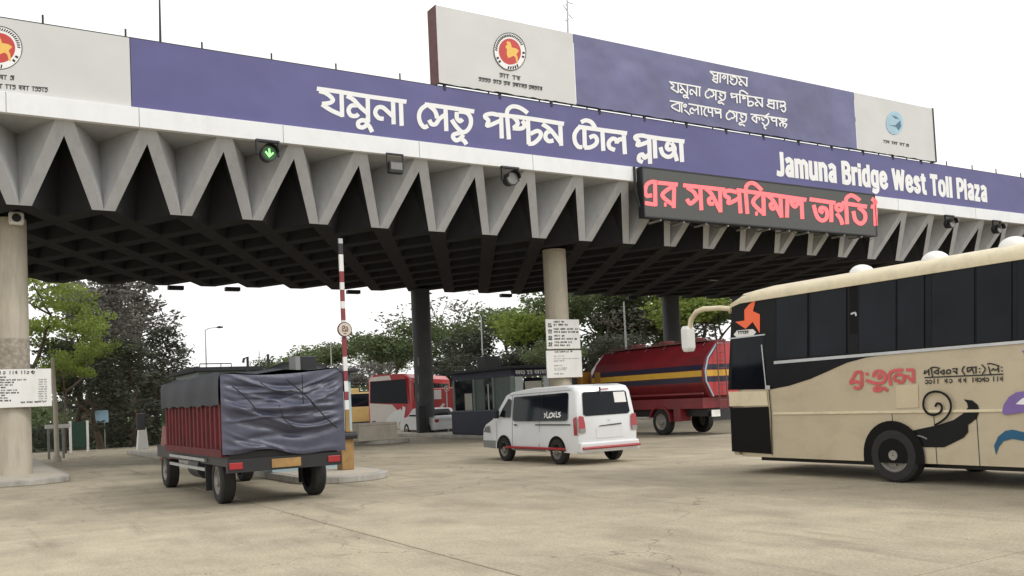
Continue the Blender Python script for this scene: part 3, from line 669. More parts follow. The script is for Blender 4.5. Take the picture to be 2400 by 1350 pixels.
mb = MB(); mb.box(p[0]-.05, p[0]+.05, 29.82, 29.94, p[2]-.05, p[2]+.05); put('arm', mb, MT['white'], t)

# ------------------------------------------------------------------ masts on the canopy
def mast(px, ytop, ybot, Y, label, twigs):
    a = onY(px, ybot, Y); b = onY(px, ytop, Y); t = thing('antenna_mast', (a[0], Y, HS-.02), label, 'antenna', 'masts on the canopy roof')
    mb = MB(); mb.tube([(a[0], Y, HS-.02), (a[0], Y, a[2]), (b[0]-.02, Y, b[2]+.5)], [.045, .04, .022], 8); put('pole', mb, MT['darkst'] if not twigs else MT['steel'], t)
    for k, (dx, dz, ex, ez) in enumerate(twigs):
        mb = MB(); mb.tube([(b[0], Y, b[2]+dz), (b[0]+ex, Y, b[2]+dz+ez)], .012, 5); put('element', mb, MT['darkst'], t)
mast(376, 0, 103, 29.5, 'thin dark mast rising behind the left part of the blue banner', ())
mast(1331, 0, 78, 29.5, 'thin grey antenna mast behind the upper billboard', ((0, -.1, .28, -.02), (0, -.55, -.25, .3), (0, -.3, -.12, .1), (0, -.6, .2, -.15), (0, -.8, -.2, -.12)))

# ------------------------------------------------------------------ notice boards on the columns
def noticeboard(px, Y, label, rows, seed, frame=True, name='notice_board'):
    (x0, y0), (x1, y1), (x2, y2), (x3, y3) = px                       # tl, tr, br, bl pixels
    a = onY(x0, y0, Y); b = onY(x1, y1, Y); c = onY(x2, y2, Y); d_ = onY(x3, y3, Y)
    X0_, X1_ = (a[0]+d_[0])/2, (b[0]+c[0])/2; Z1_, Z0_ = (a[2]+b[2])/2, (c[2]+d_[2])/2
    t = thing(name, ((X0_+X1_)/2, Y, Z0_), label, 'notice board', 'notice boards on the columns')
    mb = MB(); mb.box(X0_, X1_, Y, Y+.05, Z0_, Z1_); put('panel', mb, MT['white'], t, bevel=.012)
    mb = MB(); mb.box(X0_+.25, X1_-.25, Y+.052, Y+.11, Z0_+.1, Z0_+.18); mb.box(X0_+.25, X1_-.25, Y+.052, Y+.11, Z1_-.18, Z1_-.1); put('batten', mb, MT['darkst'], t)
    rng = random.Random(seed); mb = MB(); fm = fY(Y-.004)
    for (xa, ya, xb_, yb_, hh, ww, dark) in rows: writing(mb, xa, ya, xb_, yb_, hh, rng, fm, 0, ww, False, 0 if dark else 1)
    tag(put('lettering', mb, [MT['ink'], MT['greyink']], t), kind='stuff')
noticeboard(((-70,867),(120,864),(122,952),(-70,959)), 29.8, 'white toll price board on the cream column at the left edge',
  [(-30,870,80,868,8,1.8,1)]+[(-40,883+6.1*k,[18,62,32,30,14,44,44,12,20,26][k],882+6.1*k,3.4,1.2,1) for k in range(10)]+[(90,888+5.6*k,110,887.5+5.6*k,3.0,.9,0) for k in range(10)]+[(48,941,108,939,4,1.2,1)], 4)
noticeboard(((1280,749),(1357,748),(1361,817),(1281,818)), 29.8, 'upper white notice board with four blocks of text on the right column',
  [(1297,752,1322,752,4,1.4,1),(1297,759,1331,759,4,1.4,1),(1297,769,1356,769,4,1.4,1),(1298,776,1355,776,4,1.4,1),(1299,785,1323,785,4,1.4,1),(1299,792,1352,792,4,1.4,1),(1299,800,1341,800,4,1.4,1),(1299,807,1336,807,4,1.4,1)]
  +[(1284+.5*k,753+ (4+k*15 if k else 4),1293+.5*k,753+(4+k*15 if k else 4),5,1.8,1) for k in range(4)]+[(1284+.5*k,759+(4+k*15 if k else 4),1293+.5*k,759+(4+k*15 if k else 4),4,1.6,1) for k in range(4)], 6)
noticeboard(((1280,822),(1362,821),(1366,883),(1283,887)), 29.8, 'lower white notice board with fine grey text on the right column',
  [(1299,823,1341,822,3.5,1.2,1),(1298,834,1323,833,2.5,.8,0),(1298,840,1356,839,2,.7,0),(1298,845,1322,844,2.5,.8,0),(1298,856,1318,855,2.5,.8,0),(1299,862,1328,861,2.5,.9,0),(1299,866,1326,865,2.5,.9,0),(1299,875,1322,874,3,1,0)], 7)

# ================================================================== THE CREAM COACH (near right)
BX = 13.36; BF = 13.30; BW = 2.5; BL = 11.6
bus = thing('coach', (BX+BW/2, BF-BL/2, 0), 'cream and black coach with an orange pinwheel emblem at the right edge', 'bus')
BFm = fX(BX-.006)
ztrim = onX(1815, 851, BX)[2]; zroof = onX(1900, 660, BX)[2]; zwin = onX(1900, 684, BX)[2]; zlow = onX(2000, 967, BX)[2]
ZB0 = .34
def prof(inset, ya):                                                  # body ring at Y=ya
    x0, x1 = BX+inset, BX+BW-inset
    return [(x0,ya,ZB0),(x0,ya,zwin+.02),(x0+.05,ya,zwin+.03),(x1-.05,ya,zwin+.03),(x1,ya,zwin+.02),(x1,ya,ZB0)]
mb = MB(); mb.loft([prof(0, BF-BL), prof(0, BF-.25), prof(.06, BF-.06), prof(.2, BF+.02)])
body = put('body', mb, MT['cream'], bus, smooth=True)
mb = MB()                                                             # roof with rounded edge
def rprof(inset, ya, lift=0, zoff=0):
    x0, x1 = BX-.05+inset, BX+BW+.05-inset
    return [(x0,ya,zwin-.015+zoff),(x0-.01,ya,zwin+.06+zoff),(x0+.02,ya,zroof-.05+zoff-lift),(x0+.12,ya,zroof+.02+zoff-lift),(x0+.6,ya,zroof+.12+zoff-lift),(x1-.6,ya,zroof+.12+zoff-lift),(x1-.12,ya,zroof+.02+zoff-lift),(x1-.02,ya,zroof-.05+zoff-lift),(x1+.01,ya,zwin+.06+zoff),(x1,ya,zwin-.015+zoff)]
mb.loft([rprof(0, BF-BL), rprof(0, BF-.7), rprof(.0, BF-.35, .03), rprof(.04, BF-.05, .10, -.05), rprof(.14, BF+.12, .16, -.16)])
roof = put('roof', mb, MT['creamroof'], bus, smooth=True)
for px, py, sc in ((2014, 622, 1.0), (2187, 600, 1.05), (2372, 568, 1.1)):
    p = onX(px, py+12, BX+.55); mb = MB(); mb.dome((BX+.62, p[1], zroof+.07), .26, .20*sc, .17*sc); put('roof_vent', mb, MT['white'], roof, smooth=True)
# black side band with its swooping lower edge
mb = MB()
edge = [(1716,697),(1760,689),(1900,666.5),(2100,633),(2300,598.5),(2480,567.5),(2480,793),(2400,801),(2250,814),(2150,823),(2080,830),(2030,838),(1985,850),(1945,868),(1900,888),(1850,904),(1810,912),(1706,914)]
outline(mb, edge, BFm); put('black_band', mb, MT['busblack'], bus)
mb = MB(); 
for k in range(12):
    xa, xb_ = 1815+(2480-1815)*k/12, 1815+(2480-1815)*(k+1)/12
    f = lambda x: 850-(x-1815)*.0838
    outline(mb, [(xa,f(xa)-3.5),(xb_,f(xb_)-3.5),(xb_,f(xb_)+3.5),(xa,f(xa)+3.5)], BFm, .018)
put('window_sill_trim', mb, MT['trim'], bus)
def wtop(x): return 683.5-(x-1820)*.166+14
def wbot(x): return 843-(x-1820)*.083
panes = [(1819,1893,0),(1899,1984,0),(2013,2100,0),(2104,2166,0),(2183,2284,0),(2289,2371,0),(2384,2480,0)]
for k, (xa, xb_, _) in enumerate(panes):
    mb = MB(); lf = .012
    q = [(xa,wtop(xa)),(xb_,wtop(xb_)),(xb_,wbot(xb_)),(xa,wbot(xa))]
    fr = [BFm(a, b, lf) for a, b in q]; bk = [BFm(a, b, .002) for a, b in q]
    mb.add(fr+bk, [(0,1,2,3),(0,4,5,1),(1,5,6,2),(2,6,7,3),(3,7,4,0)])
    wn = put('window', mb, MT['glass'], bus)
    mb = MB()
    for (a, b) in ((q[0],q[1]),(q[1],q[2]),(q[2],q[3]),(q[3],q[0])): ribbon(mb, [a, b], 2.0, BFm, .016, False)
    put('window_frame', mb, MT['busblack'], wn)
mb = MB(); outline(mb, [(1991,wtop(1991)),(2011,wtop(2011)),(2011,wbot(2011)-45),(1991,wbot(1991)-45)], BFm, .004); put('open_gap', mb, MT['glassdk'], bus)
mb = MB(); ribbon(mb, [(1996,736),(2006,733),(2008,740)], 4, BFm, .02); put('window_latch', mb, MT['trim'], bus)
# the same band, windows and trim carried on to the tail of the coach
yr = onX(2480, 793, BX)[1]; zb1, zb0 = onX(2480, 567.5, BX)[2], onX(2480, 793, BX)[2]; ye = BF-BL+.35
mb = MB(); mb.quad((BX-.006, yr, zb0), (BX-.006, ye, zb0), (BX-.006, ye, zb1), (BX-.006, yr, zb1)); put('black_band', mb, MT['busblack'], bus)
mb = MB(); mb.box(BX-.024, BX-.003, ye, yr, zb0-.02, zb0+.03); put('window_sill_trim', mb, MT['trim'], bus)
zp1, zp0 = onX(2480, wtop(2480), BX)[2], onX(2480, wbot(2480), BX)[2]
yy_ = yr-.06
while yy_-1.15 > ye:
    mb = MB(); mb.box(BX-.018, BX-.008, yy_-1.1, yy_, zp0, zp1); put('window', mb, MT['glass'], bus); yy_ -= 1.2
# front door
mb = MB(); outline(mb, [(1718,797),(1790,783),(1797,912),(1714,911)], BFm, .006); dwin = put('door_window', mb, MT['glass'], bus)
mb = MB(); ribbon(mb, [(1709,794),(1794,784)], 3, BFm, .016, False); ribbon(mb, [(1786,808),(1796,905)], 2.5, BFm, .016, False); put('door_trim', mb, MT['trim'], bus)
mb = MB(); outline(mb, [(1708,918),(1797,917),(1801,950),(1711,952)], BFm, .010); put('door_panel', mb, MT['creamroof'], bus)
mb = MB(); outline(mb, [(1712,956),(1802,953),(1809,1064),(1716,1058)], BFm, .008); put('door_lower_glass', mb, MT['glassdk'], bus)
mb = MB(); ribbon(mb, [(1803,914),(1808,967),(1811,1066)], 2.0, BFm, .012, False); put('door_gap', mb, MT['black'], bus)
mb = MB(); ribbon(mb, [(1797,908),(1806,908)], 9, BFm, .03, False); put('hinge', mb, MT['trim'], bus)
# waist moulding and panel joints
mb = MB(); y0_ = BF-1.0
mb.box(BX-.022, BX-.001, BF-BL, y0_, zlow-.022, zlow+.022); put('waist_moulding', mb, MT['creamroof'], bus, bevel=.008)
for px in (2092, 2190, 2290):
    p = onX(px, 990, BX); mb = MB(); mb.box(BX-.004, BX-.001, p[1]-.006, p[1]+.006, ZB0, zlow-.03); put('panel_joint', mb, MT['ink'], bus)
mb = MB(); outline(mb, [(2100,903),(2152,900),(2153,955),(2101,957)], BFm, .003); put('patched_panel', mb, mat('patched_cream', (.60,.50,.34), .4, var=.04), bus)
# emblem, lettering and painted scrolls
mb = MB(); outline(mb, [(1690+a/3.97, 660+b/3.97) for a, b in [(330,160),(300,275),(365,305),(365,480),(298,375),(232,440),(135,375),(222,362),(220,265),(262,215)]], BFm, .012); put('emblem', mb, MT['orange'], bus)
mb = MB(); outline(mb, [(1690+a/3.97, 660+b/3.97) for a, b in [(120,495),(150,455),(230,448),(300,442),(330,470),(300,505),(220,518),(150,518)]], BFm, .010); pl_ = put('name_plate', mb, MT['white'], bus)
mb = MB(); writing(mb, 1730, 777, 1763, 775, 6, random.Random(2), BFm, .013, 2.0); put('plate_lettering', mb, MT['ink'], pl_)
red = [[(160,600),(250,440),(340,290),(500,275)],[(500,270),(505,700)],[(160,610),(330,560),(490,620)],[(280,720),(380,765),(490,715)],[(630,330),(700,335)],
 [(850,420),(880,300),(1000,240),(1150,290),(1210,420),(1170,560),(1020,612),(850,590),(640,520)],[(960,380),(1050,370),(1070,430),(980,460)],[(860,780),(960,720),(1080,745),(1050,822),(920,822),(862,785)],[(1150,740),(1275,825)],
 [(1720,212),(1480,232),(1340,312),(1330,450),(1372,660)],[(1500,545),(1470,440),(1560,350),(1700,362),(1762,450),(1720,562),(1610,575),(1600,500)],[(1780,400),(1900,410)],[(1830,210),(2030,210)],[(2030,205),(2042,585)],[(1900,450),(2030,560)]]
mb = MB(); letters(mb, red, (1980, 850), 12.63, 92, BFm, .006); put('red_lettering', mb, MT['pink'], bus)
blk = [[(205,300),(180,388),(262,330),(292,305)],[(290,270),(302,432)],[(360,258),(392,462)],[(330,262),(400,226),(520,236),(582,262)],[(545,285),(440,350),(540,402)],[(540,280),(542,404)],[(692,292),(600,352),(690,410)],[(690,290),(693,404)],
 [(850,292),(772,302),(762,388),(850,372),(852,300)],[(920,342),(960,330),(1000,372)],[(900,267),(1032,260)],[(1002,268),(1012,402)],[(1212,198),(1150,300),(1222,422)],[(1282,240),(1290,342),(1362,300),(1402,258)],[(1402,238),(1450,392)],[(1500,228),(1502,382)],[(1280,238),(1522,218)],
 [(1580,262),(1612,256)],[(1584,352),(1616,346)],[(1650,158),(1742,270),(1670,402)],[(1820,208),(1872,402)],[(1790,152),(1850,130),(2000,162),(2102,202)],[(1900,312),(1950,260),(1990,302),(2072,258)],[(2070,198),(2082,352)],[(2145,232),(2176,226)],[(2150,322),(2182,316)],[(190,490),(1000,455),(2200,402)]]
mb = MB(); letters(mb, blk, (2150, 840), 10.9, 34, BFm, .006)
rng = random.Random(9); writing(mb, 2168, 889, 2352, 882, 11, rng, BFm, .006, 2.4, False); put('black_lettering', mb, MT['ink'], bus)
CD, SD = (1960, 820), 4.82
def Tz(pts): return [(CD[0]+a/SD, CD[1]+b/SD) for a, b in pts]
mb = MB(); ribbon(mb, Tz([(1130,640),(1150,605),(1190,615),(1205,660),(1180,710),(1110,735),(1040,710),(1000,640),(1010,550),(1060,490),(1150,470),(1240,500),(1300,570),(1312,660),(1270,750),(1200,812),(1130,850)]), 26/SD, BFm, .026)
outline(mb, Tz([(720,950),(900,902),(1150,850),(1330,790),(1430,722),(1490,650),(1480,600),(1440,558),(1540,572),(1600,622),(1620,690),(1590,772),(1490,850),(1492,930),(1440,992),(1340,1042),(1220,1100),(1000,1100),(840,1020)]), BFm, .005)
put('black_scroll', mb, MT['busblack'], bus)
mb = MB(); outline(mb, Tz([(2121,468),(2040,480),(1960,530),(1900,620),(1885,690),(1900,732),(2000,720),(2140,700),(2260,690),(2260,520),(2180,470)]), BFm, .025); put('purple_scroll', mb, MT['purple'], bus)
mb = MB(); outline(mb, Tz([(2121,542),(2085,570),(2038,612),(2121,617),(2240,617),(2220,560)]), BFm, .027); put('white_scroll', mb, MT['letter'], bus)
mb = MB(); outline(mb, Tz([(1805,1190),(1785,1080),(1830,980),(1910,915),(1990,900),(2121,930),(2250,1000),(2300,1100),(2260,1100),(2220,1075),(2121,1028),(1990,1005),(1890,1030),(1835,1100)]), BFm, .005); put('blue_scroll', mb, MT['tealblue'], bus)
mb = MB(); ribbon(mb, Tz([(765,968),(860,962),(960,975),(1030,1005)]), 14/SD, BFm, .012); put('arch_trim', mb, MT['greyink'], bus)
mb = MB(); outline(mb, [(2096,660),(2099,660)] and [(2395,822),(2410,820),(2430,850),(2412,842)], BFm, .006); put('dark_decal', mb, MT['purple'], bus)
def wheel(parent, x, y, z, r, wd, side=-1, rimm=None, world=True, name='wheel'):
    mb = MB(); n = 28
    pr2 = [(r*.62, -wd/2), (r*.9, -wd/2), (r, -wd*.36), (r, wd*.36), (r*.9, wd/2), (r*.62, wd/2)]
    rings = [[(x+q, y+rr*math.cos(2*math.pi*k/n), z+rr*math.sin(2*math.pi*k/n)) for k in range(n)] for rr, q in pr2]
    mb.loft(rings, cap=False); o = put(name, mb, MT['tyre'], parent, world=world, smooth=True)
    xs = x+side*wd*.44
    mb = MB(); mb.loft([[(xs+q*-side, y+rr*math.cos(2*math.pi*k/n), z+rr*math.sin(2*math.pi*k/n)) for k in range(n)] for rr, q in ((r*.64, 0), (r*.57, -.01), (r*.5, .07), (r*.22, .06), (r*.18, -.02), (.01, -.02))], cap=False)
    for k in range(8):
        a = 2*math.pi*k/8; q = (x+side*wd*.44-side*.055, y+r*.36*math.cos(a), z+r*.36*math.sin(a)); mb.cyl(q, (q[0]+side*.035, q[1], q[2]), r*.045, n=6)
    put('rim', mb, rimm or MT['rim'], o, world=world, smooth=True)
    return o
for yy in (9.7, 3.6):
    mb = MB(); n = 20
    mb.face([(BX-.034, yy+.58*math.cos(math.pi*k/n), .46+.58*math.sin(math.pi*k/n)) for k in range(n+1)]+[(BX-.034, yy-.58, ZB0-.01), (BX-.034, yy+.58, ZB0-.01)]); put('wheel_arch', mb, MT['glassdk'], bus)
    wheel(bus, BX+.10, yy, .46, .46, .28); wheel(bus, BX+BW-.16, yy, .46, .46, .28, 1)
mb = MB(); mb.box(BX+.35, BX+BW-.35, BF-BL+.2, BF-.3, .24, ZB0); put('chassis', mb, MT['black'], bus)
mb = MB(); mb.loft([[(BX+.03,BF-.02,z0),(BX+.03,BF+.10,z0),(BX+.14,BF+.26+k_,z0),(BX+BW/2,BF+.36+k_,z0),(BX+BW-.14,BF+.26+k_,z0),(BX+BW-.03,BF+.10,z0),(BX+BW-.03,BF-.02,z0)] for z0, k_ in ((.36,-.05),(.45,0),(1.05,.0),(1.32,-.12))]); put('front_bumper', mb, MT['cream'], bus, smooth=True)
mb = MB(); mb.box(BX+.15, BX+BW-.15, BF+.021, BF+.03, 1.2, zwin-.1); put('windscreen', mb, MT['glass'], bus)
# mirror on its cream arm
DM = 20.3
a_ = onX(1712, 726, BX+.1); pts = [a_, onX(1690, 722, BX-.0), onX(1650, 724, BX-.0), onX(1632, 731, BX-.0), onX(1620, 748, BX), onX(1617, 768, BX)]
pts = [np.array([BX+.12, a_[1]-.1, a_[2]])] + [np.array(q) for q in pts[1:]]
mb = MB(); mb.tube(pts, .055, 10); mir = put('mirror_arm', mb, MT['creamroof'], bus, smooth=True)
p = onX(1613, 794, BX); mb = MB()
mb.loft([[(BX-.12*s_, p[1]-.115*s_, zz), (BX+.10*s_, p[1]-.115*s_, zz), (BX+.10*s_, p[1]+.09*s_, zz), (BX+.0, p[1]+.15*s_, zz), (BX-.12*s_, p[1]+.09*s_, zz)] for zz, s_ in ((p[2]-.28, .75), (p[2]-.2, 1.0), (p[2]+.2, 1.0), (p[2]+.27, .8))])
put('mirror', mb, MT['white'], mir, bevel=.02)

# ================================================================== THE WHITE VAN
VX, VY, VW, VL, VH = 12.78, 18.0, 1.86, 4.75, 2.0
van = thing('minibus_van', (VX+VW/2, VY+VL/2, 0), 'white minibus van with dark windows waiting in front of the toll booth', 'van')
# side outline (distance ahead of the tail, height)
so = [(0.02,.42),(0,.70),(.03,1.15),(.12,1.80),(.22,1.93),(.5,1.985),(2.2,1.97),(3.15,1.90),(3.45,1.82),(3.85,1.42),(4.15,1.15),(4.55,1.0),(4.70,.85),(4.74,.55),(4.70,.36),(.1,.30)]
def vr(x, ins):                                                       # ring at width position x
    out = []
    for (l, z) in so:
        k = max(0.0, (z-1.0)/1.0); out.append((x, VY+l*(1-ins*.006)+ins*.02, z-ins*.01*k))
    return out
def tumble(x, z): 
    k = max(0, z-1.05)/.95; return (VX+VW/2)+(x-(VX+VW/2))*(1-.11*k)
mb = MB(); rings = []
for x, ins in ((VX, 4), (VX+.03, 1.5), (VX+.12, 0), (VX+VW/2, 0), (VX+VW-.12, 0), (VX+VW-.03, 1.5), (VX+VW, 4)):
    rings.append([(tumble(x, z), y, z) for (_, y, z) in vr(x, ins)])
mb.loft(rings); put('body', mb, MT['vangrey'], van, smooth=True)
def vside(l, z, out=.012): return (tumble(VX, z)-out, VY+l, z)
def vpoly(pts, o): mb = MB(); mb.face([vside(a, b, o) for a, b in pts]); return mb
win = put('side_window', vpoly([(.42,1.15),(.42,1.77),(.50,1.80),(3.0,1.75),(3.03,1.70),(3.03,1.13),(2.95,1.10),(.5,1.10)], .013), MT['glass'], van)
put('window_divider', vpoly([(1.62,1.12),(1.62,1.77),(1.635,1.77),(1.635,1.12)], .015), MT['busblack'], win)
mb = MB(); fv = lambda x, y, l: vside(x, y, .020+l)
def flipx(pts): return [(1.50-.0022*(a-880), 1.355-.00175*(b-490)) for a, b in pts]
for st in [[(895,530),(920,540),(905,590)],[(950,500),(955,580),(1000,585)],[(1000,585),(1010,540),(1050,520),(1075,560),(1040,585),(1010,580)],[(1075,520),(1090,575)],[(1110,520),(1105,560),(1125,580)],[(1145,500),(1150,575),(1190,575)],[(1230,515),(1190,530),(1235,560),(1200,580)]]:
    ribbon(mb, flipx(st), .036, fv, 0, len(st) > 2)
put('window_lettering', mb, MT['letter'], win)
put('front_window', vpoly([(3.18,1.20),(3.14,1.68),(3.30,1.72),(3.62,1.42),(3.75,1.22)], .013), MT['glass'], van)
mb = MB(); mb.face([(tumble(VX+.18, 1.8), VY+3.47, 1.80), (tumble(VX+VW-.18, 1.8), VY+3.47, 1.80), (VX+VW-.12, VY+4.17, 1.17), (VX+.12, VY+4.17, 1.17)]); put('windscreen', mb, MT['glass'], van)
put('slide_rail', vpoly([(.30,.985),(.30,1.015),(1.9,1.015),(1.9,.985)], .010), MT['ink'], van)
for l in (3.10, 1.75): put('door_gap', vpoly([(l,.42),(l,1.80),(l+.014,1.80),(l+.014,.42)], .006), MT['ink'], van)
put('door_gap', vpoly([(3.92,.42),(3.92,1.1),(3.934,1.1),(3.934,.42)], .006), MT['ink'], van)
put('gutter', vpoly([(.3,1.865),(3.2,1.815),(3.2,1.80),(.3,1.85)], .03), MT['greyink'], van)
put('door_handle', vpoly([(2.95,.98),(2.80,.98),(2.80,1.02),(2.95,1.02)], .02), MT['black'], van)
# tail
def tail(u, z, out=.02):                                              # u across (0..1), z height
    l = np.interp(z, [.42,.70,1.15,1.80], [.02,0,.03,.12]); x = VX+VW*u
    return (tumble(x, z), VY+l-out, z)
def tpoly(pts, o): mb = MB(); mb.face([tail(a, b, o) for a, b in pts]); return mb
rw = put('rear_window', tpoly([(.10,1.24),(.10,1.76),(.13,1.79),(.87,1.79),(.90,1.76),(.90,1.26),(.86,1.21),(.14,1.20)], .016), MT['glass'], van)
put('window_sticker', tpoly([(.66,1.50),(.66,1.76),(.87,1.76),(.87,1.50)], .020), MT['white'], rw)
put('brake_light', tpoly([(.42,1.83),(.42,1.86),(.58,1.86),(.58,1.83)], .02), MT['vantail'], van)
put('wiper', tpoly([(.395,1.74),(.395,1.90),(.425,1.90),(.425,1.74)], .04), MT['black'], van)
for u0, u1 in ((.012,.115), (.885,.988)):
    a = put('tail_light', tpoly([(u0,.80),(u0,1.20),(u0+.03,1.21),(u1-.02,1.19),(u1,1.0),(u1,.80)] if u0 < .5 else [(u0,.80),(u0,1.0),(u0+.02,1.19),(u1-.03,1.21),(u1,1.20),(u1,.80)], .03), MT['vantail'], van)
    put('reverse_lamp', tpoly([(u0+.008,.80),(u0+.008,.90),(u1-.008,.90),(u1-.008,.80)], .036), MT['greyink'], a)
mb = MB()
for z0, z1 in ((.74,1.20),):
    ys = [(z, tumble(VX, z)) for z in (z0, (z0+z1)/2, z1)]
    mb.face([(ys[0][1]-.008, VY+.02, z0), (ys[2][1]-.008, VY+.05, z1), (ys[2][1]-.006, VY+.20, z1-.05), (ys[0][1]-.008, VY+.17, z0)])
put('tail_light_side', mb, MT['vantail'], van)
mb = MB(); mb.face([tail(a, b, .012) for a, b in [(.30,.64),(.30,.90),(.74,.94),(.74,.64)]]); put('plate_recess', mb, mat('van_shadow_white', (.66,.67,.68), .35, var=.02), van)
put('tailgate_handle', tpoly([(.33,.925),(.36,.95),(.72,.985),(.72,.955)], .03), MT['ink'], van)
put('badge', tpoly([(.50,1.06),(.50,1.09),(.54,1.09),(.54,1.06)], .02), MT['trim'], van)
mb = MB(); mb.box(VX+.02, VX+VW-.02, VY-.07, VY+.25, .30, .56); put('bumper', mb, MT['vangrey'], van, bevel=.04)
mb = MB(); mb.tube([(VX+.05, VY-.12, .42), (VX+VW-.05, VY-.12, .42)], .035, 8); mb.tube([(VX-.09, VY+.5, .40), (VX-.09, VY+3.3, .40)], .035, 8); put('guard_bar', mb, MT['redtrim'], van, smooth=True)
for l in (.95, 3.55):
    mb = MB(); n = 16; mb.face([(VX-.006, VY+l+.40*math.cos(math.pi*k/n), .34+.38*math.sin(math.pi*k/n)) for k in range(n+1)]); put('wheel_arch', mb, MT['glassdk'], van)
    wheel(van, VX+.09, VY+l, .335, .335, .2); wheel(van, VX+VW-.09, VY+l, .335, .335, .2, 1)
put('headlight', vpoly([(4.28,.78),(4.30,.97),(4.52,.95),(4.66,.80)], .008), MT['lens'], van)
put('front_bumper', vpoly([(4.0,.34),(4.0,.56),(4.70,.56),(4.68,.36)], .007), MT['greyink'], van)
put('lower_sill', vpoly([(1.45,.31),(1.45,.40),(3.05,.40),(3.05,.31)], .007), MT['greyink'], van)
mb = MB(); mb.box(VX-.16, VX-.01, VY+3.70, VY+3.80, 1.18, 1.42); put('wing_mirror', mb, MT['black'], van, bevel=.03)

# ================================================================== THE RED TANKER
TX, TY, TW = 23.5, 24.9, 2.45
tk = thing('fuel_tanker', (TX+TW/2, TY+4.5, 0), 'red fuel tanker truck with navy and yellow stripes between van and coach', 'tanker truck')
TL_ = 7.6; tc = (TX+TW/2, 0, 2.36)
octo = [(-.42,1.17),(.42,1.17),(.93,.62),(1.22,.08),(1.22,-.38),(.86,-.95),(-.86,-.95),(-1.22,-.38),(-1.22,.08),(-.93,.62)]
def tring(y, k=1.0): return [(tc[0]+a*k, y, tc[2]+b*k) for a, b in octo]
mb = MB(); mb.loft([tring(TY, .93), tring(TY+.12), tring(TY+TL_-.6), tring(TY+TL_, .78)]); tank = put('tank', mb, MT['tankred'], tk, bevel=.05)
mb = MB(); mb.face([(p[0], TY-.006, p[2]) for p in tring(TY, .91)]); put('rear_head', mb, MT['tankrear'], tank)
sx = TX+.005
def stripe(name, z0, z1, m, y0=TY+.10, y1=TY+TL_-.62):
    g_ = lambda z: tc[0]-np.interp(z-tc[2], [-.38,.08,.62], [1.22,1.22,.93])-.008
    mb = MB(); mb.quad((g_(z0), y0, z0), (g_(z1), y0, z1), (g_(z1), y1, z1), (g_(z0), y1, z0)); put(name, mb, m, tank)
    mb = MB(); kk = .93
    mb.quad((tc[0]-1.08, TY-.012, z0), (tc[0]+1.08, TY-.012, z0), (tc[0]+1.08, TY-.012, z1), (tc[0]-1.08, TY-.012, z1)); put(name, mb, m, tank)
stripe('navy_stripe', 2.46, 2.66, MT['navy']); stripe('yellow_stripe', 2.22, 2.44, MT['yellow']); stripe('navy_stripe', 2.00, 2.20, MT['navy'])
mb = MB(); mb.box(tc[0]-1.236, tc[0]-1.225, TY+6.35, TY+6.75, 1.98, 2.68); put('amber_panel', mb, MT['orangey'], tank)
mb = MB(); mb.box(TX-.06, TX+.0, TY+.05, TY+TL_-.3, 1.55, 1.62); put('side_rail', mb, MT['tankred'], tank)
mb = MB(); mb.box(TX+.02, TX+TW-.02, TY+.15, TY+TL_-.2, 1.02, 1.415); put('skirt', mb, MT['tankred'], tk)
mb = MB(); mb.box(tc[0]-.5, tc[0]+.5, TY+.5, TY+TL_-1.2, tc[2]+1.20, tc[2]+1.26); wk = put('walkway', mb, MT['rust'], tank)
for yy in (TY+1.6, TY+3.4, TY+5.2):
    mb = MB(); mb.cyl((tc[0]+.05, yy, tc[2]+1.26), (tc[0]+.05, yy, tc[2]+1.40), .3, n=18); put('hatch', mb, MT['tankred'], tank, smooth=True)
mb = MB()
for yy in np.linspace(TY+.6, TY+TL_-1.3, 6): mb.tube([(tc[0]-.48, yy, tc[2]+1.16), (tc[0]-.62, yy, tc[2]+1.02)], .02, 6)
mb.tube([(tc[0]-.5, TY+.6, tc[2]+1.3), (tc[0]-.5, TY+TL_-1.3, tc[2]+1.3)], .02, 6); put('top_rail', mb, MT['rust'], tank)
mb = MB(); mb.tube([(tc[0]-.5, TY-.05, tc[2]+1.1), (tc[0]-1.02, TY-.06, tc[2]+.55), (tc[0]-1.20, TY-.07, tc[2]+.05), (tc[0]-1.18, TY-.07, tc[2]-.32), (tc[0]-.85, TY-.06, tc[2]-.9)], .03, 8); put('hose', mb, MT['ltblue'], tank, smooth=True)
mb = MB()
for dx in (-.62, -.22): mb.tube([(tc[0]+dx, TY-.14, .95), (tc[0]+dx, TY-.14, tc[2]+1.2)], .022, 6)
for zz in np.arange(1.0, tc[2]+1.1, .3): mb.tube([(tc[0]-.62, TY-.14, zz), (tc[0]-.22, TY-.14, zz)], .016, 6)
put('ladder', mb, MT['rust'], tk)
mb = MB(); mb.box(TX+.3, TX+TW-.3, TY+.2, TY+9.2, .72, 1.0); put('chassis', mb, MT['black'], tk)
mb = MB(); mb.box(TX+.35, TX+TW-.1, TY+.02, TY+.12, .55, .95); put('rear_bumper', mb, MT['black'], tk)
mb = MB(); mb.box(TX+.30, TX+.72, TY-.01, TY+.015, .70, .95); put('number_plate', mb, MT['white'], tk)
for yy in (TY+2.6, TY+8.3):
    wheel(tk, TX+.2, yy, .52, .52, .32); wheel(tk, TX+TW-.2, yy, .52, .52, .32, 1)
mb = MB(); n = 12
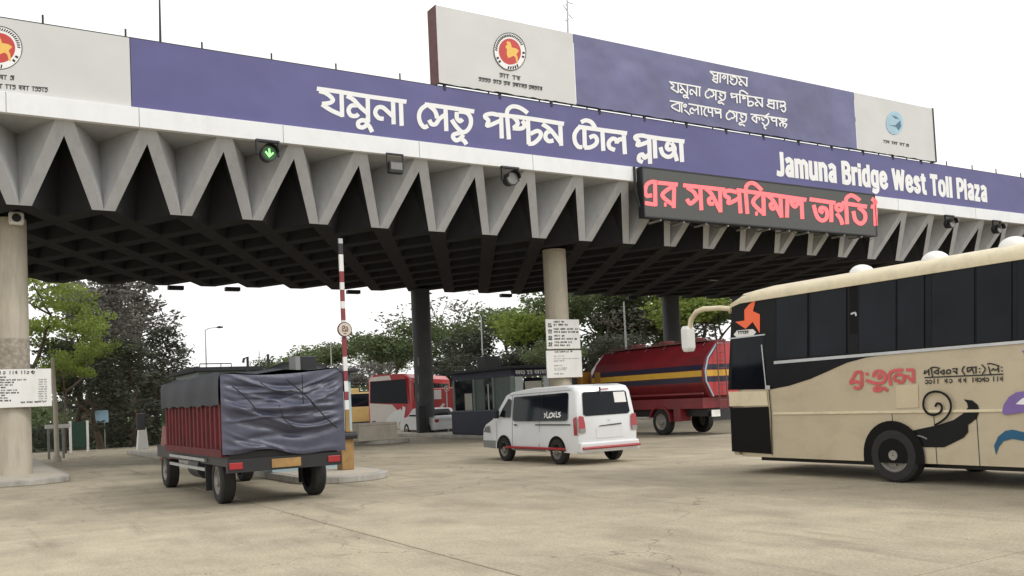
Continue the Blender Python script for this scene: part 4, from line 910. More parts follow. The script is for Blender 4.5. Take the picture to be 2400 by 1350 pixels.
for k in range(n):
    a, b = R(15)+R(165)*k/n, R(15)+R(165)*(k+1)/n
    for r0 in (.66,):
        A_ = (TX-.02, TY+2.6+r0*math.cos(a), .52+r0*math.sin(a)); B_ = (TX-.02, TY+2.6+r0*math.cos(b), .52+r0*math.sin(b))
        mb.quad(A_, B_, (TX+.55, B_[1], B_[2]), (TX+.55, A_[1], A_[2])); mb.quad((TX-.02, TY+2.6+.58*math.cos(a), .52+.58*math.sin(a)), (TX-.02, TY+2.6+.58*math.cos(b), .52+.58*math.sin(b)), B_, A_)
put('mudguard', mb, MT['tankred'], tk)
mb = MB(); mb.prism([(TX-.02,.55),(TX+.5,.55),(TX+.5,1.02),(TX-.02,1.05)], lambda p: (p[0], TY+1.35, p[1]), lambda p: (p[0], TY+1.75, p[1])); put('mud_flap_box', mb, MT['tankred'], tk)
mb = MB(); cy0 = TY+TL_+.25
mb.loft([[(TX+.05,cy0,.9),(TX+TW-.05,cy0,.9),(TX+TW-.05,cy0,2.75),(TX+.05,cy0,2.75)], [(TX+.05,cy0+1.7,.7),(TX+TW-.05,cy0+1.7,.7),(TX+TW-.15,cy0+1.5,2.7),(TX+.15,cy0+1.5,2.7)]]); cab = put('cab', mb, MT['orangey'], tk, bevel=.06)
mb = MB(); mb.box(TX+.04, TX+.052, cy0+.3, cy0+1.2, 1.8, 2.5); put('cab_window', mb, MT['glass'], cab)

# ================================================================== THE TARPAULINED TRUCK
RX0, RX1, RY0, RY1 = 3.93, 6.15, 16.3, 21.6
tr = thing('covered_truck', ((RX0+RX1)/2, (RY0+RY1)/2, 0), 'small red-sided truck with its load wrapped in wrinkled navy tarpaulin', 'truck')
zt = onY(640, 872, RY0)[2]; ztr = onY(795, 860, RY0)[2]; zd = 1.02
# load box
mb = MB(); mb.box(RX0+.05, RX1-.05, RY0+.08, RY1, zd, zt-.08); put('cargo_box', mb, MT['slatred'], tr)
n = 15                                                                # red corrugated side: separate ribs
for k in range(n):
    y = RY0+.25+(RY1-RY0-.35)*k/(n-1)
    mb = MB(); mb.prism([(0,-.10),(-.055,-.06),(-.055,.06),(0,.10)], lambda p: (RX0+.048+p[0], y+p[1], zd+.02), lambda p: (RX0+.048+p[0], y+p[1], zt-.42)); put('side_rib', mb, MT['slatred'], tr)
mb = MB(); mb.box(RX0-.03, RX0+.05, RY0+.1, RY1, zd-.12, zd+.02); put('side_sill', mb, MT['slatred'], tr)
# wrinkled tarpaulin on the tail
rng = np.random.RandomState(4)
def folds(u, v):
    """depth of the folds at (u across, v up), metres"""
    z = 0
    for k, (a, b, c, w_, h_) in enumerate(FOLD):
        t = (v-(a+b*u+c*(u-.5)**2))/w_; z += h_*math.exp(-t*t)*(.35+.65*math.exp(-((u-CENT[k])/.38)**2))
    return z
FOLD = [(rng.uniform(.02,1.0), rng.uniform(-.45,.35), rng.uniform(.1,.75), rng.uniform(.012,.045), rng.uniform(.025,.075)*(1 if rng.rand() < .75 else -.7)) for _ in range(30)]
CENT = [rng.uniform(0, 1) for _ in FOLD]
mb = MB(); NU, NV = 90, 64; vs_, fs_ = [], []
for j in range(NV+1):
    for i in range(NU+1):
        u, v = i/NU, j/NV
        zb_ = .93+.06*math.sin(u*5+.5)-.03*math.sin(u*13)
        ztop = zt-.06*math.sin(u*math.pi)+(ztr-zt)*max(0, u-.3)/.7
        x = RX0-.03+(RX1-RX0+.06)*u; z = zb_+(ztop-zb_)*v
        bulge = .10*math.sin(math.pi*min(1, max(0, u)))*math.sin(math.pi*v*.9)
        edge_ = min(1, 8*u, 8*(1-u), 6*(1-v)+.1)
        vs_.append((x, RY0-bulge-folds(u, v)*edge_, z))
for j in range(NV):
    for i in range(NU):
        a = j*(NU+1)+i; fs_.append((a, a+1, a+NU+2, a+NU+1))
mb.add(vs_, fs_); tp = put('tarpaulin_tail', mb, MT['tarp'], tr, smooth=False)
tp.data.polygons.foreach_set('use_smooth', [True]*len(tp.data.polygons))
# top sheet and hanging flap over the red side
mb = MB(); vs_, fs_ = [], []; NY = 40
prf = [(-.075, -.47), (-.085, -.30), (-.08, -.10), (-.05, -.01), (.15, .03), (.6, .0), (1.11, .05), (1.6, .0), (2.1, .03), (2.25, -.05), (2.27, -.4)]
for j in range(NY+1):
    y = RY0-.02+(RY1-RY0+.05)*j/NY
    for k, (dx, dz) in enumerate(prf):
        hz = (.012*math.sin(j*.9)+.01*math.sin(j*2.3)-.10+.04*j/NY) if k == 0 else 0
        slope = .03*math.sin(j*.31+k)+.03*math.sin(j*.83+1.7*k)*math.sin(j*.13)
        vs_.append((RX0+dx+(.02*math.sin(j*.37+k*.6)*math.sin(j*.21+1) if k < 4 else 0), y, zt+dz+hz+slope*(1 if 3 < k < 9 else .2)))
m_ = len(prf)
for j in range(NY):
    for k in range(m_-1): fs_.append((j*m_+k, j*m_+k+1, (j+1)*m_+k+1, (j+1)*m_+k))
mb.add(vs_, fs_); put('tarpaulin_top', mb, MT['tarpdk'], tr, smooth=True)
TRf = fY(RY0-.20)
for st, wd in (([(672,890),(720,930),(760,975),(790,1003)], 3), ([(708,878),(711,952)], 2), ([(610,896),(640,915),(690,918)], 2.2), ([(655,950),(668,985),(690,1000)], 2.2), ([(545,905),(580,935),(600,960)], 2.4)):
    mb = MB(); pp = [TRf(a, b, 0) for a, b in catmull(st, 4)]; mb.tube(pp, .008*wd/2, 6); put('rope', mb, MT['rope'], tr)
mb = MB(); mb.box(RX0+.1, RX1-.1, RY0+.1, RY1+1.7, .72, .98); put('chassis', mb, MT['black'], tr)
mb = MB(); mb.box(RX0+.05, RX1-.05, RY0+.02, RY0+.12, .62, .86); put('rear_bar', mb, MT['black'], tr)
for xx in (RX0+.2, RX1-.2):
    mb = MB(); mb.box(xx-.12, xx+.12, RY0-.0, RY0+.018, .68, .80); put('tail_light', mb, MT['vantail'], tr, bevel=.01)
    mb = MB(); mb.box(xx-.17, xx+.17, RY0+1.62, RY0+1.65, .22, .72); put('mud_flap', mb, MT['black'], tr)
mb = MB(); mb.box((RX0+RX1)/2-.27, (RX0+RX1)/2+.27, RY0-.0, RY0+.018, .66, .82); put('number_plate', mb, MT['bargold'], tr)
mb = MB(); mb.cyl((RX0+.28, RY0+2.4, .62), (RX0+.28, RY0+3.3, .62), .24, n=18); put('fuel_tank', mb, MT['darkst'], tr, smooth=True)
for zz in (.62, .80):
    mb = MB(); mb.box(RX0+.04, RX0+.09, RY0+1.75, RY1-.1, zz-.03, zz+.03); put('side_guard', mb, MT['steel'], tr)
for yy in (RY0+1.1, RY1+.9): wheel(tr, RX0+.24, yy, .43, .43, .26); wheel(tr, RX1-.24, yy, .43, .43, .26, 1)
mb = MB(); c0 = RY1+.12
mb.loft([[(RX0+.12,c0,.7),(RX1-.12,c0,.7),(RX1-.12,c0,2.2),(RX0+.12,c0,2.2)], [(RX0+.12,c0+1.55,.6),(RX1-.12,c0+1.55,.6),(RX1-.25,c0+1.2,2.15),(RX0+.25,c0+1.2,2.15)]]); cab = put('cab', mb, mat('faded_red_cab', (.22,.06,.055), .5, var=.15), tr, bevel=.05)
mb = MB(); mb.box(RX0+.105, RX0+.118, c0+.25, c0+1.0, 1.45, 2.0); put('cab_window', mb, MT['glass'], cab)
a_ = onX(378, 905, RX0-.05)
mb = MB(); mb.tube([(RX0+.1, c0+1.0, 2.05), (RX0-.2, c0+1.15, 1.98), (RX0-.32, c0+1.15, 1.72)], .02, 6); mr = put('mirror_arm', mb, MT['black'], tr)
mb = MB(); mb.box(RX0-.42, RX0-.22, c0+1.11, c0+1.17, 1.38, 1.78); put('mirror', mb, MT['black'], mr, bevel=.02)

# ================================================================== BARRIER ARM
p0 = atD(813, 1015, 22.0); BXx, BYy = p0[0], p0[1]
bar = thing('barrier', (BXx, BYy, 0.168), 'raised red and white barrier arm with a round plate beside the covered truck', 'barrier')
mb = MB(); mb.box(BXx-.16, BXx+.16, BYy-.02, BYy+.34, .168, 1.12); put('cabinet', mb, MT['bargold'], bar, bevel=.02)
ytop = 556; H = lambda y: atD(811, y, 22.0)[2]
seg = [(556,568,'steel'),(568,594,'darkst'),(594,634,'barwhite'),(634,660,'barred'),(660,678,'barwhite'),(678,705,'barred'),(705,722,'barwhite'),(722,750,'barred'),(750,790,'barwhite'),(790,836,'barred'),(836,869,'barwhite'),(869,893,'barred'),(893,918,'barwhite'),(918,938,'barred'),(938,960,'barwhite'),(960,1012,'bargold')]
for a, b, m_ in seg:
    z1, z0 = H(a), H(b); mb = MB(); mb.box(BXx-.05, BXx+.05, BYy-.09, BYy-.03, z0+.001, z1-.001); put('arm_section', mb, MT[m_], bar)
zc = H(772)
mb = MB(); mb.cyl((BXx, BYy-.13, zc), (BXx, BYy-.10, zc), .185, n=28); rs = put('round_plate', mb, MT['rust'], bar)
mb = MB(); mb.cyl((BXx, BYy-.14, zc), (BXx, BYy-.131, zc), .16, n=28); put('plate_face', mb, mat('plate_cream', (.62,.55,.46), .5, var=.06), rs)
mb = MB(); f = lambda x, z, l: (BXx+x*.1, BYy-.145-l, zc+z*.1)
ribbon(mb, [(-.7,.5),(-.2,.9),(-.1,.3),(-.6,.1),(-.5,-.4),(.1,-.3)], .22, f); ribbon(mb, [(.2,.6),(.6,.5),(.7,-.3),(.3,-.4),(.25,.2)], .22, f, .001); ribbon(mb, [(-.3,-1.0),(.3,-1.05)], .2, f, .002, False)
put('plate_symbol', mb, MT['rust'], rs)
mb = MB(); mb.cyl((BXx-.22, BYy-.06, 1.0), (BXx+.22, BYy-.06, 1.0), .09, n=14); put('pivot', mb, MT['darkst'], bar)

# ================================================================== TOLL BOOTHS
def letters_on(parent, x0, x1, z, Y, h_, m, seed, name='lettering'):
    rng = random.Random(seed); mb = MB(); f = lambda x, y, l: (x, Y-l, z-y)
    writing(mb, x0, 0, x1, 0, h_, rng, f, .003, h_*.2); put(name, mb, m, parent)
bt = thing('toll_booth', (20.9, 35.3, .168), 'grey-green toll booth with navy sign band behind the white van', 'booth')
x0, x1, y0, y1, zr = 19.85, 21.95, 32.6, 38.0, 2.98
mb = MB(); mb.box(x0, x1, y0, y1, .168, .98); base = put('base_wall', mb, MT['boothnavy'], bt)
mb = MB(); mb.box(x0-.14, x0-.01, y0+.5, y1, .168, 1.28); put('crash_panel', mb, MT['boothnavy'], bt, bevel=.05)
for xx, yy in ((x0, y0), (x1-.14, y0), (x0, y1-.14), (x1-.14, y1-.14), (x0, y0+1.55), (x0, y0+3.3)):
    mb = MB(); mb.box(xx, xx+.14, yy, yy+.14, .98, zr-.3); put('post', mb, MT['boothgreen'], bt)
mb = MB(); mb.box(x0+.003, x1-.003, y0+.003, y1-.003, zr-.3, zr); put('sign_band', mb, MT['boothnavy'], bt)
mb = MB(); mb.box(x0-.25, x1+.25, y0-.3, y1+.3, zr+.002, zr+.13); rf = put('roof', mb, MT['boothroof'], bt, bevel=.02)
letters_on(bt, x0+.2, x1-.3, zr-.09, y0-.004, .15, MT['letter'], 12)
for k in range(5):                                                    # left side glazing
    ya, yb = [(y0+.16, y0+.8), (y0+.82, y0+1.53), (y0+1.71, y0+2.45), (y0+2.5, y0+3.28), (y0+3.46, y1-.16)][k]
    mb = MB(); mb.box(x0+.05, x0+.07, ya, yb, 1.0, zr-.32); put('window', mb, MT['glass'] if k in (2, 4) else mat('dim_pane%d' % k, (.10,.125,.12), .25, var=.1), bt)
mb = MB(); mb.box(x0+.03, x0+.045, y0+3.6, y0+4.3, 1.0, 2.05); put('blind', mb, MT['blind'], bt)
mb = MB(); mb.box(x0+.035, x0+.045, y0+2.05, y0+2.15, 1.0, 2.4); put('curtain', mb, MT['boothpanel'], bt)
mb = MB(); mb.box(x0+.16, x0+.55, y0-.012, y0+.0, 1.0, zr-.34); put('panel', mb, MT['boothpanel'], bt)
mb = MB(); mb.box(x1-.5, x1-.16, y0-.012, y0+.0, 1.0, zr-.34); put('panel', mb, MT['boothpanel'], bt)
mb = MB(); mb.box(x0+.62, x1-.56, y0+.02, y0+.03, 1.0, zr-.4); fw_ = put('front_window', mb, MT['glass'], bt)
for k in range(9):
    z = zr-.55-.05*k; mb = MB(); mb.box(x0+.66, x1-.6, y0-.004, y0+.016, z-.044, z); put('blind_slat', mb, MT['blind'], fw_)
mb = MB(); mb.box(x0+.25, x0+1.0, y0+2.6, y0+3.4, zr+.13, zr+.70); put('rooftop_unit', mb, MT['black'], rf, bevel=.02)
mb = MB(); mb.tube([(x0+.3, y0+3.6, zr+.13), (x0+.3, y0+3.7, zr+.3), (x0+.3, y0+4.2, zr+.3), (x0+.3, y0+4.3, zr+.13)], .025, 6); put('pipe', mb, MT['black'], rf)

b2 = thing('toll_booth', (7.55, 24.6, .168), 'light blue toll booth with black rooftop boxes behind the tarpaulined truck', 'booth')
x0, x1, y0, y1, zr = 6.5, 8.62, 22.2, 27.0, 2.62
mb = MB(); mb.box(x0, x1, y0, y1, .168, 1.0); put('base_wall', mb, MT['boothblue'], b2)
mb = MB(); mb.box(x1-.34, x1, y0, y0+.3, 1.0, zr-.28); put('corner_pillar', mb, MT['boothblue'], b2)
for xx, yy in ((x0, y0), (x0, y1-.15), (x1-.15, y1-.15)): mb = MB(); mb.box(xx, xx+.15, yy, yy+.15, 1.0, zr-.28); put('post', mb, MT['boothblue'], b2)
mb = MB(); mb.box(x0+.15, x1-.34, y0+.05, y0+.07, 1.0, zr-.28); put('window', mb, MT['glass'], b2)
mb = MB(); mb.box(x0+.05, x0+.07, y0+.15, y1-.15, 1.0, zr-.28); put('window', mb, MT['glass'], b2)
mb = MB(); mb.box(x0, x1, y0, y1, zr-.28, zr-.03); put('band', mb, mat('booth_teal_band', (.05,.10,.14), .5), b2)
mb = MB(); mb.box(x0-.3, x1+.16, y0-.25, y1+.3, zr-.03, zr+.05); rf = put('roof', mb, MT['boothroof'], b2, bevel=.02)
mb = MB(); mb.box(x1-.355, x1+.004, y0-.004, y0+.304, .75, .90); put('blue_stripe', mb, MT['busblue'], b2)
def on_roof(px0, px1, ytop, Y, name, m, dy=.5):
    a, b = onY(px0, ytop, Y), onY(px1, ytop, Y); mb = MB(); mb.box(a[0], b[0], Y, Y+dy, zr+.05, a[2]); put(name, mb, m, rf, bevel=.03)
on_roof(704, 742, 834, 23.2, 'air_conditioner', MT['black'], .55)
a = onY(692, 834, 23.2); mb = MB(); mb.box(a[0], onY(703.5, 834, 23.2)[0], 23.2, 23.75, zr+.05, a[2]-.01); put('air_conditioner_end', mb, MT['greyink'], rf)
a = onY(700, 850, 24.2); mb = MB(); mb.dome((a[0]+.1, 24.6, zr+.05), .95, .8, a[2]-zr+.02); put('roof_dome', mb, MT['black'], rf, smooth=True)
a = onY(628, 830, 23.6); mb = MB(); mb.cyl((a[0], 23.6, zr+.05), (a[0], 23.6, a[2]), .035, n=8); put('roof_post', mb, MT['black'], rf)
a = onY(580, 836, 24.2); mb = MB(); mb.tube([(a[0], 24.2, zr+.0), (a[0], 24.2, a[2]), (a[0]-.1, 24.2, a[2]-.06), (a[0]-.12, 24.2, a[2]-.16)], .035, 8); put('roof_lamp', mb, MT['black'], rf)

b3 = thing('toll_booth', (X0, 33, .168), 'dark booth roof with a pipe rail showing over the covered truck', 'booth')
x0, x1, y0, y1, zr = X0-1.0, X0+1.0, 31.6, 36.5, 2.85
a, b = onY(432, 856, 32.5), onY(600, 868, 32.5)
x0, x1 = a[0]+.1, b[0]; zr = onY(520, 866, 32.5)[2]
b3.location = ((x0+x1)/2, 33.5, 0)
mb = MB(); mb.box(x0+.2, x1-.2, 31.8, 35.5, .0, zr-.1); put('wall', mb, MT['boothgreen'], b3)
mb = MB(); mb.box(x0+.4, x1-.4, 31.77, 31.795, 1.1, zr-.5); put('window', mb, MT['glass'], b3)
mb = MB(); mb.box(x0, x1, 31.5, 35.8, zr-.1, zr+.05); rf = put('roof', mb, MT['boothroof'], b3, bevel=.03)
ra, rb = onY(468, 853, 31.7), onY(542, 851, 31.7); zt_ = ra[2]
mb = MB(); mb.tube([(ra[0], 31.7, zt_), (rb[0], 31.7, zt_)], .02, 6)
for q in (ra[0], (ra[0]+rb[0]*2)/3, rb[0]): mb.tube([(q, 31.7, zr+.05), (q, 31.7, zt_)], .015, 6)
put('roof_rail', mb, MT['darkst'], rf)
# pale crash block
a = atD(838, 992, 39.0); b = atD(953, 990, 39.0)
t = thing('crash_block', ((a[0]+b[0])/2, a[1], .168), 'low pale concrete crash block to the left of the dark column', 'concrete block')
mb = MB(); mb.box(a[0], b[0], a[1]-.1, a[1]+1.5, .168, (a[2]+b[2])/2); put('block', mb, MT['conc'], t, bevel=.03)
mb = MB(); mb.box(a[0]+.02, b[0]-.02, a[1]-.104, a[1]-.10, (a[2]+b[2])/2-.10, (a[2]+b[2])/2-.09); put('groove', mb, MT['ink'], t)

# ================================================================== FAR VEHICLES
def local_box(mb, x0, x1, y0, y1, z0, z1): mb.box(x0, x1, y0, y1, z0, z1)
g = ground(912, 51)
fb = thing('red_coach', g, 'red and white coach facing the camera beyond the dark column', 'bus', rz=0)
fb.rotation_euler = (0, 0, R(-42))
# local frame: front faces -Y, length along +Y
W2, Hh, Ln = 1.27, 3.42, 9.0
mb = MB(); mb.loft([[(-W2+i_,y,.35),(W2-i_,y,.35),(W2-i_,y,1.25),(W2-i_-t_,y,Hh-.25),(W2-.3-i_,y,Hh),(-W2+.3+i_,y,Hh),(-W2+i_+t_,y,Hh-.25),(-W2+i_,y,1.25)] for y, i_, t_ in ((0.0,.14,.1),(.12,.03,.06),(.5,0,.04),(Ln,0,.04))])
put('body', mb, MT['busred'], fb, world=False, smooth=True)
mb = MB(); mb.face([(-W2+.17,-.02,1.85),(W2-.15,-.02,1.72),(W2-.22,.0,3.12),(-W2+.22,.0,3.05)]); put('windscreen', mb, MT['glass'], fb, world=False)
mb = MB(); mb.face([(-W2+.14,-.012,3.07),(.2,-.012,3.1),(.1,.0,3.36),(-W2+.35,.0,3.30)]); put('front_cap', mb, MT['buswhite'], fb, world=False)
mb = MB(); mb.face([(-W2+.14,-.014,.6),(W2-.7,-.014,.6),(W2-.5,-.014,1.05),(.2,-.014,1.7),(-W2+.14,-.014,1.83)]); put('front_white_panel', mb, MT['buswhite'], fb, world=False)
mb = MB(); mb.face([(-.3,-.03,.5),(.5,-.03,.55),(.85,-.03,1.1),(.7,-.03,1.45),(.25,-.03,1.3),(-.15,-.03,.95)]); put('white_leaf', mb, MT['letter'], fb, world=False)
mb = MB(); mb.face([(.62,-.032,.6),(.80,-.032,.6),(.98,-.032,1.5),(.82,-.032,1.6)]); put('white_stripe', mb, MT['letter'], fb, world=False)
mb = MB(); mb.box(-W2+.2, W2-.2, -.05, .05, .32, .58); put('bumper', mb, MT['buswhite'], fb, world=False, bevel=.03)
for s_ in (-1, 1): mb = MB(); mb.dome((s_*(W2-.35), -.03, .75), .14, .04, .1, full=True); put('headlight', mb, MT['lens'], fb, world=False, smooth=True)
for k in range(6):
    mb = MB(); mb.box(-W2-.02, -W2+.02, .9+k*1.3, 2.05+k*1.3, 1.8, 2.9); put('side_window', mb, MT['glass'], fb, world=False)
    mb = MB(); mb.box(W2-.02, W2+.02, .9+k*1.3, 2.05+k*1.3, 1.8, 2.9); put('side_window', mb, MT['glass'], fb, world=False)
for yy in (1.9, 6.6):
    for s_ in (-1, 1): wheel(fb, s_*(W2-.15), yy, .48, .48, .28, s_, world=False)
mb = MB(); mb.tube([(W2-.1,.1,3.1),(W2+.25,-.25,3.0),(W2+.28,-.25,2.6)], .03, 6); put('mirror', mb, MT['busred'], fb, world=False)

g = ground(1040, 53)
rt_ = thing('red_lorry', g, 'red lorry with a white panel and blue skirt right of the dark column', 'truck', rz=R(-28))
mb = MB(); mb.box(-1.15, 1.15, 0, 5.5, 1.0, 2.55); put('body', mb, MT['busred'], rt_, world=False, bevel=.12)
mb = MB(); mb.box(-1.155, 1.155, .3, 4, .55, 1.0); put('skirt', mb, MT['busblue'], rt_, world=False, bevel=.02)
mb = MB(); mb.box(-.75, -.1, -.012, -.002, 1.9, 2.45); put('white_panel', mb, MT['letter'], rt_, world=False)
mb = MB(); mb.face([(-.5,-.014,1.05),(-.28,-.014,1.05),(.1,-.014,1.6),(-.05,-.014,1.65)]); put('white_swoosh', mb, MT['letter'], rt_, world=False)
mb = MB(); mb.box(-1.0, 1.0, -.05, 5.4, .45, .62); put('chassis', mb, MT['black'], rt_, world=False)
for yy in (.9, 4.3):
    for s_ in (-1, 1): wheel(rt_, s_*.95, yy, .45, .45, .28, s_, world=False)

p = atD(1047, 911, 50); t = thing('round_sign', (p[0], p[1], 0), 'small round white and red road sign beyond the booth', 'road sign')
mb = MB(); mb.cyl((p[0], p[1]+.03, 0), (p[0], p[1]+.03, p[2]), .035, n=8); put('post', mb, MT['steel'], t)
mb = MB(); mb.cyl((p[0], p[1]-.02, p[2]), (p[0], p[1]-.005, p[2]), .16, n=22); put('plate', mb, MT['letter'], t)
mb = MB(); f = lambda x, z, l: (p[0]+x, p[1]-.025-l, p[2]+z); ribbon(mb, ring((0,0), .10, 14), .05, f, 0, False); put('red_ring', mb, MT['sealred'], t)

g = ground(846, 58)
yt = thing('yellow_lorry', g, 'yellow lorry cab half hidden behind the light blue booth', 'truck', rz=R(10))
mb = MB(); mb.loft([[(-1.1,0,.6),(1.1,0,.6),(1.1,0,1.6),(-1.1,0,1.6)],[(-1.1,.0,1.6),(1.1,.0,1.6),(1.1,.02,1.62),(-1.1,.02,1.62)],[(-1.1,.25,2.6),(1.1,.25,2.6),(1.1,1.9,2.6),(-1.1,1.9,2.6)]], cap=False); mb.box(-1.1,1.1,.02,1.9,.6,1.6); mb.box(-1.0,1.0,.28,1.9,1.6,2.62); put('cab', mb, MT['truckyel'], yt, world=False)
mb = MB(); mb.face([(-.95,.0,1.68),(.95,.0,1.68),(.95,.22,2.5),(-.95,.22,2.5)]); put('windscreen', mb, MT['glass'], yt, world=False)
mb = MB(); mb.box(-1.15, 1.15, 2.0, 7, 1.0, 2.9); put('cargo_body', mb, MT['truckyel'], yt, world=False, bevel=.03)
mb = MB(); mb.box(-1.0, 1.0, -.1, 6.8, .4, .7); put('bumper', mb, MT['black'], yt, world=False)
for yy in (.9, 5.2):
    for s_ in (-1, 1): wheel(yt, s_*.95, yy, .45, .45, .28, s_, world=False)

g = ground(1052, 47)
wc = thing('white_car', g, 'white car partly showing between the dark column and the booth', 'car', rz=R(0))
so2 = [(0,.30),(0,.72),(.15,.92),(.75,.98),(1.25,1.40),(2.6,1.44),(3.35,1.02),(4.2,.88),(4.35,.70),(4.35,.30)]
mb = MB(); mb.loft([[(x, l+i_, z-(.03 if i_ else 0)) for l, z in so2] for x, i_ in ((-.84,.03),(-.74,0),(.74,0),(.84,.03))]); put('body', mb, MT['vangrey'], wc, world=False, smooth=True, bevel=.03)
mb = MB(); mb.face([(-.852,1.0,1.0),(-.852,3.2,1.02),(-.80,2.55,1.36),(-.80,1.4,1.34)]); put('side_window', mb, MT['glass'], wc, world=False)
mb = MB(); mb.face([(-.65,.80,1.03),(.65,.80,1.03),(.6,1.19,1.36),(-.6,1.19,1.36)]); put('rear_window', mb, MT['glass'], wc, world=False)
for s_ in (-1, 1): mb = MB(); mb.box(s_*.72-.1, s_*.72+.1, -.015, .05, .68, .84); put('tail_light', mb, MT['vantail'], wc, world=False)
for yy in (.8, 3.5):
    for s_ in (-1, 1): wheel(wc, s_*.78, yy, .31, .31, .18, s_, world=False)

# ================================================================== SMALL THINGS AT THE LEFT
g = ground(131, 37); top = atD(123, 838, 37)
t = thing('utility_post', g, 'leaning pale post right of the white price board', 'post')
mb = MB(); mb.tube([g, (g+top)/2+np.array([.02,0,0]), top], [.10, .09, .06], 10); put('post', mb, MT['conc'], t, smooth=True)
mb = MB(); mb.cyl((g[0], g[1], 0), (g[0], g[1], .25), .16, n=12); put('footing', mb, MT['conc'], t)
a, b = atD(160, 990, 47), atD(209, 988, 47); yq = (a[1]+b[1])/2
t = thing('green_board', ((a[0]+b[0])/2, yq, 0), 'dark green panel between two white posts among the left trees', 'board')
mb = MB(); mb.box(a[0]+.12, b[0]-.12, yq, yq+.05, .25, a[2]-.02); put('panel', mb, MT['dkgreen'], t)
for q in (a[0], b[0]-.12): mb = MB(); mb.box(q, q+.12, yq-.03, yq+.08, 0, a[2]+.06); put('post', mb, MT['white'], t)
a, b = atD(214, 963, 50), atD(256, 990, 50); yq = (a[1]+b[1])/2
t = thing('blue_board', ((a[0]+b[0])/2, yq, 0), 'blank sky-blue signboard on two thin legs before the left trees', 'signboard')
mb = MB(); mb.box(a[0], b[0], yq, yq+.05, b[2], a[2]); put('panel', mb, MT['skyblueb'], t, bevel=.02)
for q in (a[0]+.2, b[0]-.2): mb = MB(); mb.box(q-.02, q+.02, yq+.052, yq+.09, 0, b[2]+.1); put('leg', mb, MT['steel'], t)
a, b = atD(104, 996, 40), atD(131, 1004, 40); yq = (a[1]+b[1])/2
t = thing('white_guard_rail', ((a[0]+b[0])/2, yq, 0), 'short white rail plank on two stubs behind the leaning post', 'guard rail')
mb = MB(); mb.box(a[0], b[0]+.6, yq, yq+.06, b[2], a[2]); put('plank', mb, MT['white'], t)
for q in (a[0]+.15, b[0]+.3): mb = MB(); mb.box(q-.05, q+.05, yq+.062, yq+.16, 0, a[2]); put('stub', mb, MT['greyink'], t)
for px0, px1, y0_, y1_, lab in ((326, 345, 1001, 1030, 'small white bollard block left of the covered truck'),):
    a, b = atD(px0, y0_, 42), atD(px1, y0_, 42)
    t = thing('white_block', ((a[0]+b[0])/2, a[1], 0), lab, 'bollard')
    mb = MB(); mb.loft([[(a[0]-.1,a[1],0),(b[0]+.1,a[1],0),(b[0]+.1,a[1]+.5,0),(a[0]-.1,a[1]+.5,0)],[(a[0],a[1]+.08,a[2]),(b[0],a[1]+.08,a[2]),(b[0],a[1]+.42,a[2]),(a[0],a[1]+.42,a[2])]]); put('block', mb, MT['white'], t, bevel=.02)

# ================================================================== STREET LAMPS AND POLES
def lamp(px, ytop, D, label, arm):
    g = ground(px, D); h_ = height(px, ytop, D)
    t = thing('street_lamp', g, label, 'street lamp', 'lamp posts beyond the canopy')
    mb = MB(); mb.tube([g, (g[0], g[1], h_)], [.11, .05], 10); put('pole', mb, MT['steel'], t, smooth=True)
    if arm:
        q = atD(px+arm, ytop, D); mb = MB(); mb.tube([(g[0], g[1], h_-.05), (g[0]+(q[0]-g[0])*.3, g[1]+(q[1]-g[1])*.3, h_+.12), (q[0], q[1], h_+.15)], .04, 6); put('arm', mb, MT['steel'], t)
        mb = MB(); dx, dy = (q[0]-g[0]), (q[1]-g[1]); ll = math.hypot(dx, dy); dx /= ll; dy /= ll
        mb.tube([(q[0]-dx*.05, q[1]-dy*.05, h_+.15), (q[0]+dx*.2, q[1]+dy*.2, h_+.16), (q[0]+dx*.6, q[1]+dy*.6, h_+.13)], [.05, .12, .07], 8); put('head', mb, MT['darkst'], t, smooth=True)
lamp(487, 772, 85, 'thin street lamp with one arm over the covered truck', 22)
lamp(1137, 742, 80, 'plain pale pole rising before the trees right of the dark column', 0)
lamp(1475, 706, 62, 'plain white pole before the trees above the tanker', 0)
lamp(612, 822, 110, 'faint far pole between the left trees and the barrier', 0)
lamp(781, 800, 95, 'faint far pole just left of the barrier arm', 0)

# ================================================================== TREES
def leaves(centers, per, spread, size, rs, flat=1.0, droop=0.0, elong=1.0):
    """numpy leaf cards: positions round clump centres"""
    n = len(centers)*per
    c = np.repeat(np.asarray(centers), per, 0)
    d_ = rs.normal(size=(n, 3)); d_ /= np.linalg.norm(d_, axis=1, keepdims=True)
    rad = spread*np.cbrt(rs.uniform(.05, 1, (n, 1)))
    d_ = d_*rad; d_[:, 2] *= flat; d_[:, 2] -= droop*np.hypot(d_[:, 0], d_[:, 1])*.4
    pos = c+d_
    a = rs.normal(size=(n, 3)); a[:, 2] *= .6; a /= np.linalg.norm(a, axis=1, keepdims=True)
    b = np.cross(a, rs.normal(size=(n, 3))); b /= np.linalg.norm(b, axis=1, keepdims=True)
    s_ = size*rs.uniform(.6, 1.35, (n, 1))
    a = a*s_*elong; b = b*s_*.55
    V = np.empty((n*4, 3)); V[0::4] = pos-a; V[1::4] = pos-b; V[2::4] = pos+a; V[3::4] = pos+b
    return V
def leafmesh(name, V, m):
    n = len(V)//4; me = bpy.data.meshes.new(name)
    me.vertices.add(n*4); me.vertices.foreach_set('co', V.ravel())
    me.loops.add(n*4); me.loops.foreach_set('vertex_index', np.arange(n*4, dtype=np.int32))
    me.polygons.add(n); me.polygons.foreach_set('loop_start', np.arange(0, n*4, 4, dtype=np.int32)); me.polygons.foreach_set('loop_total', np.full(n, 4, dtype=np.int32))
    me.materials.append(m); me.update(calc_edges=True); return me
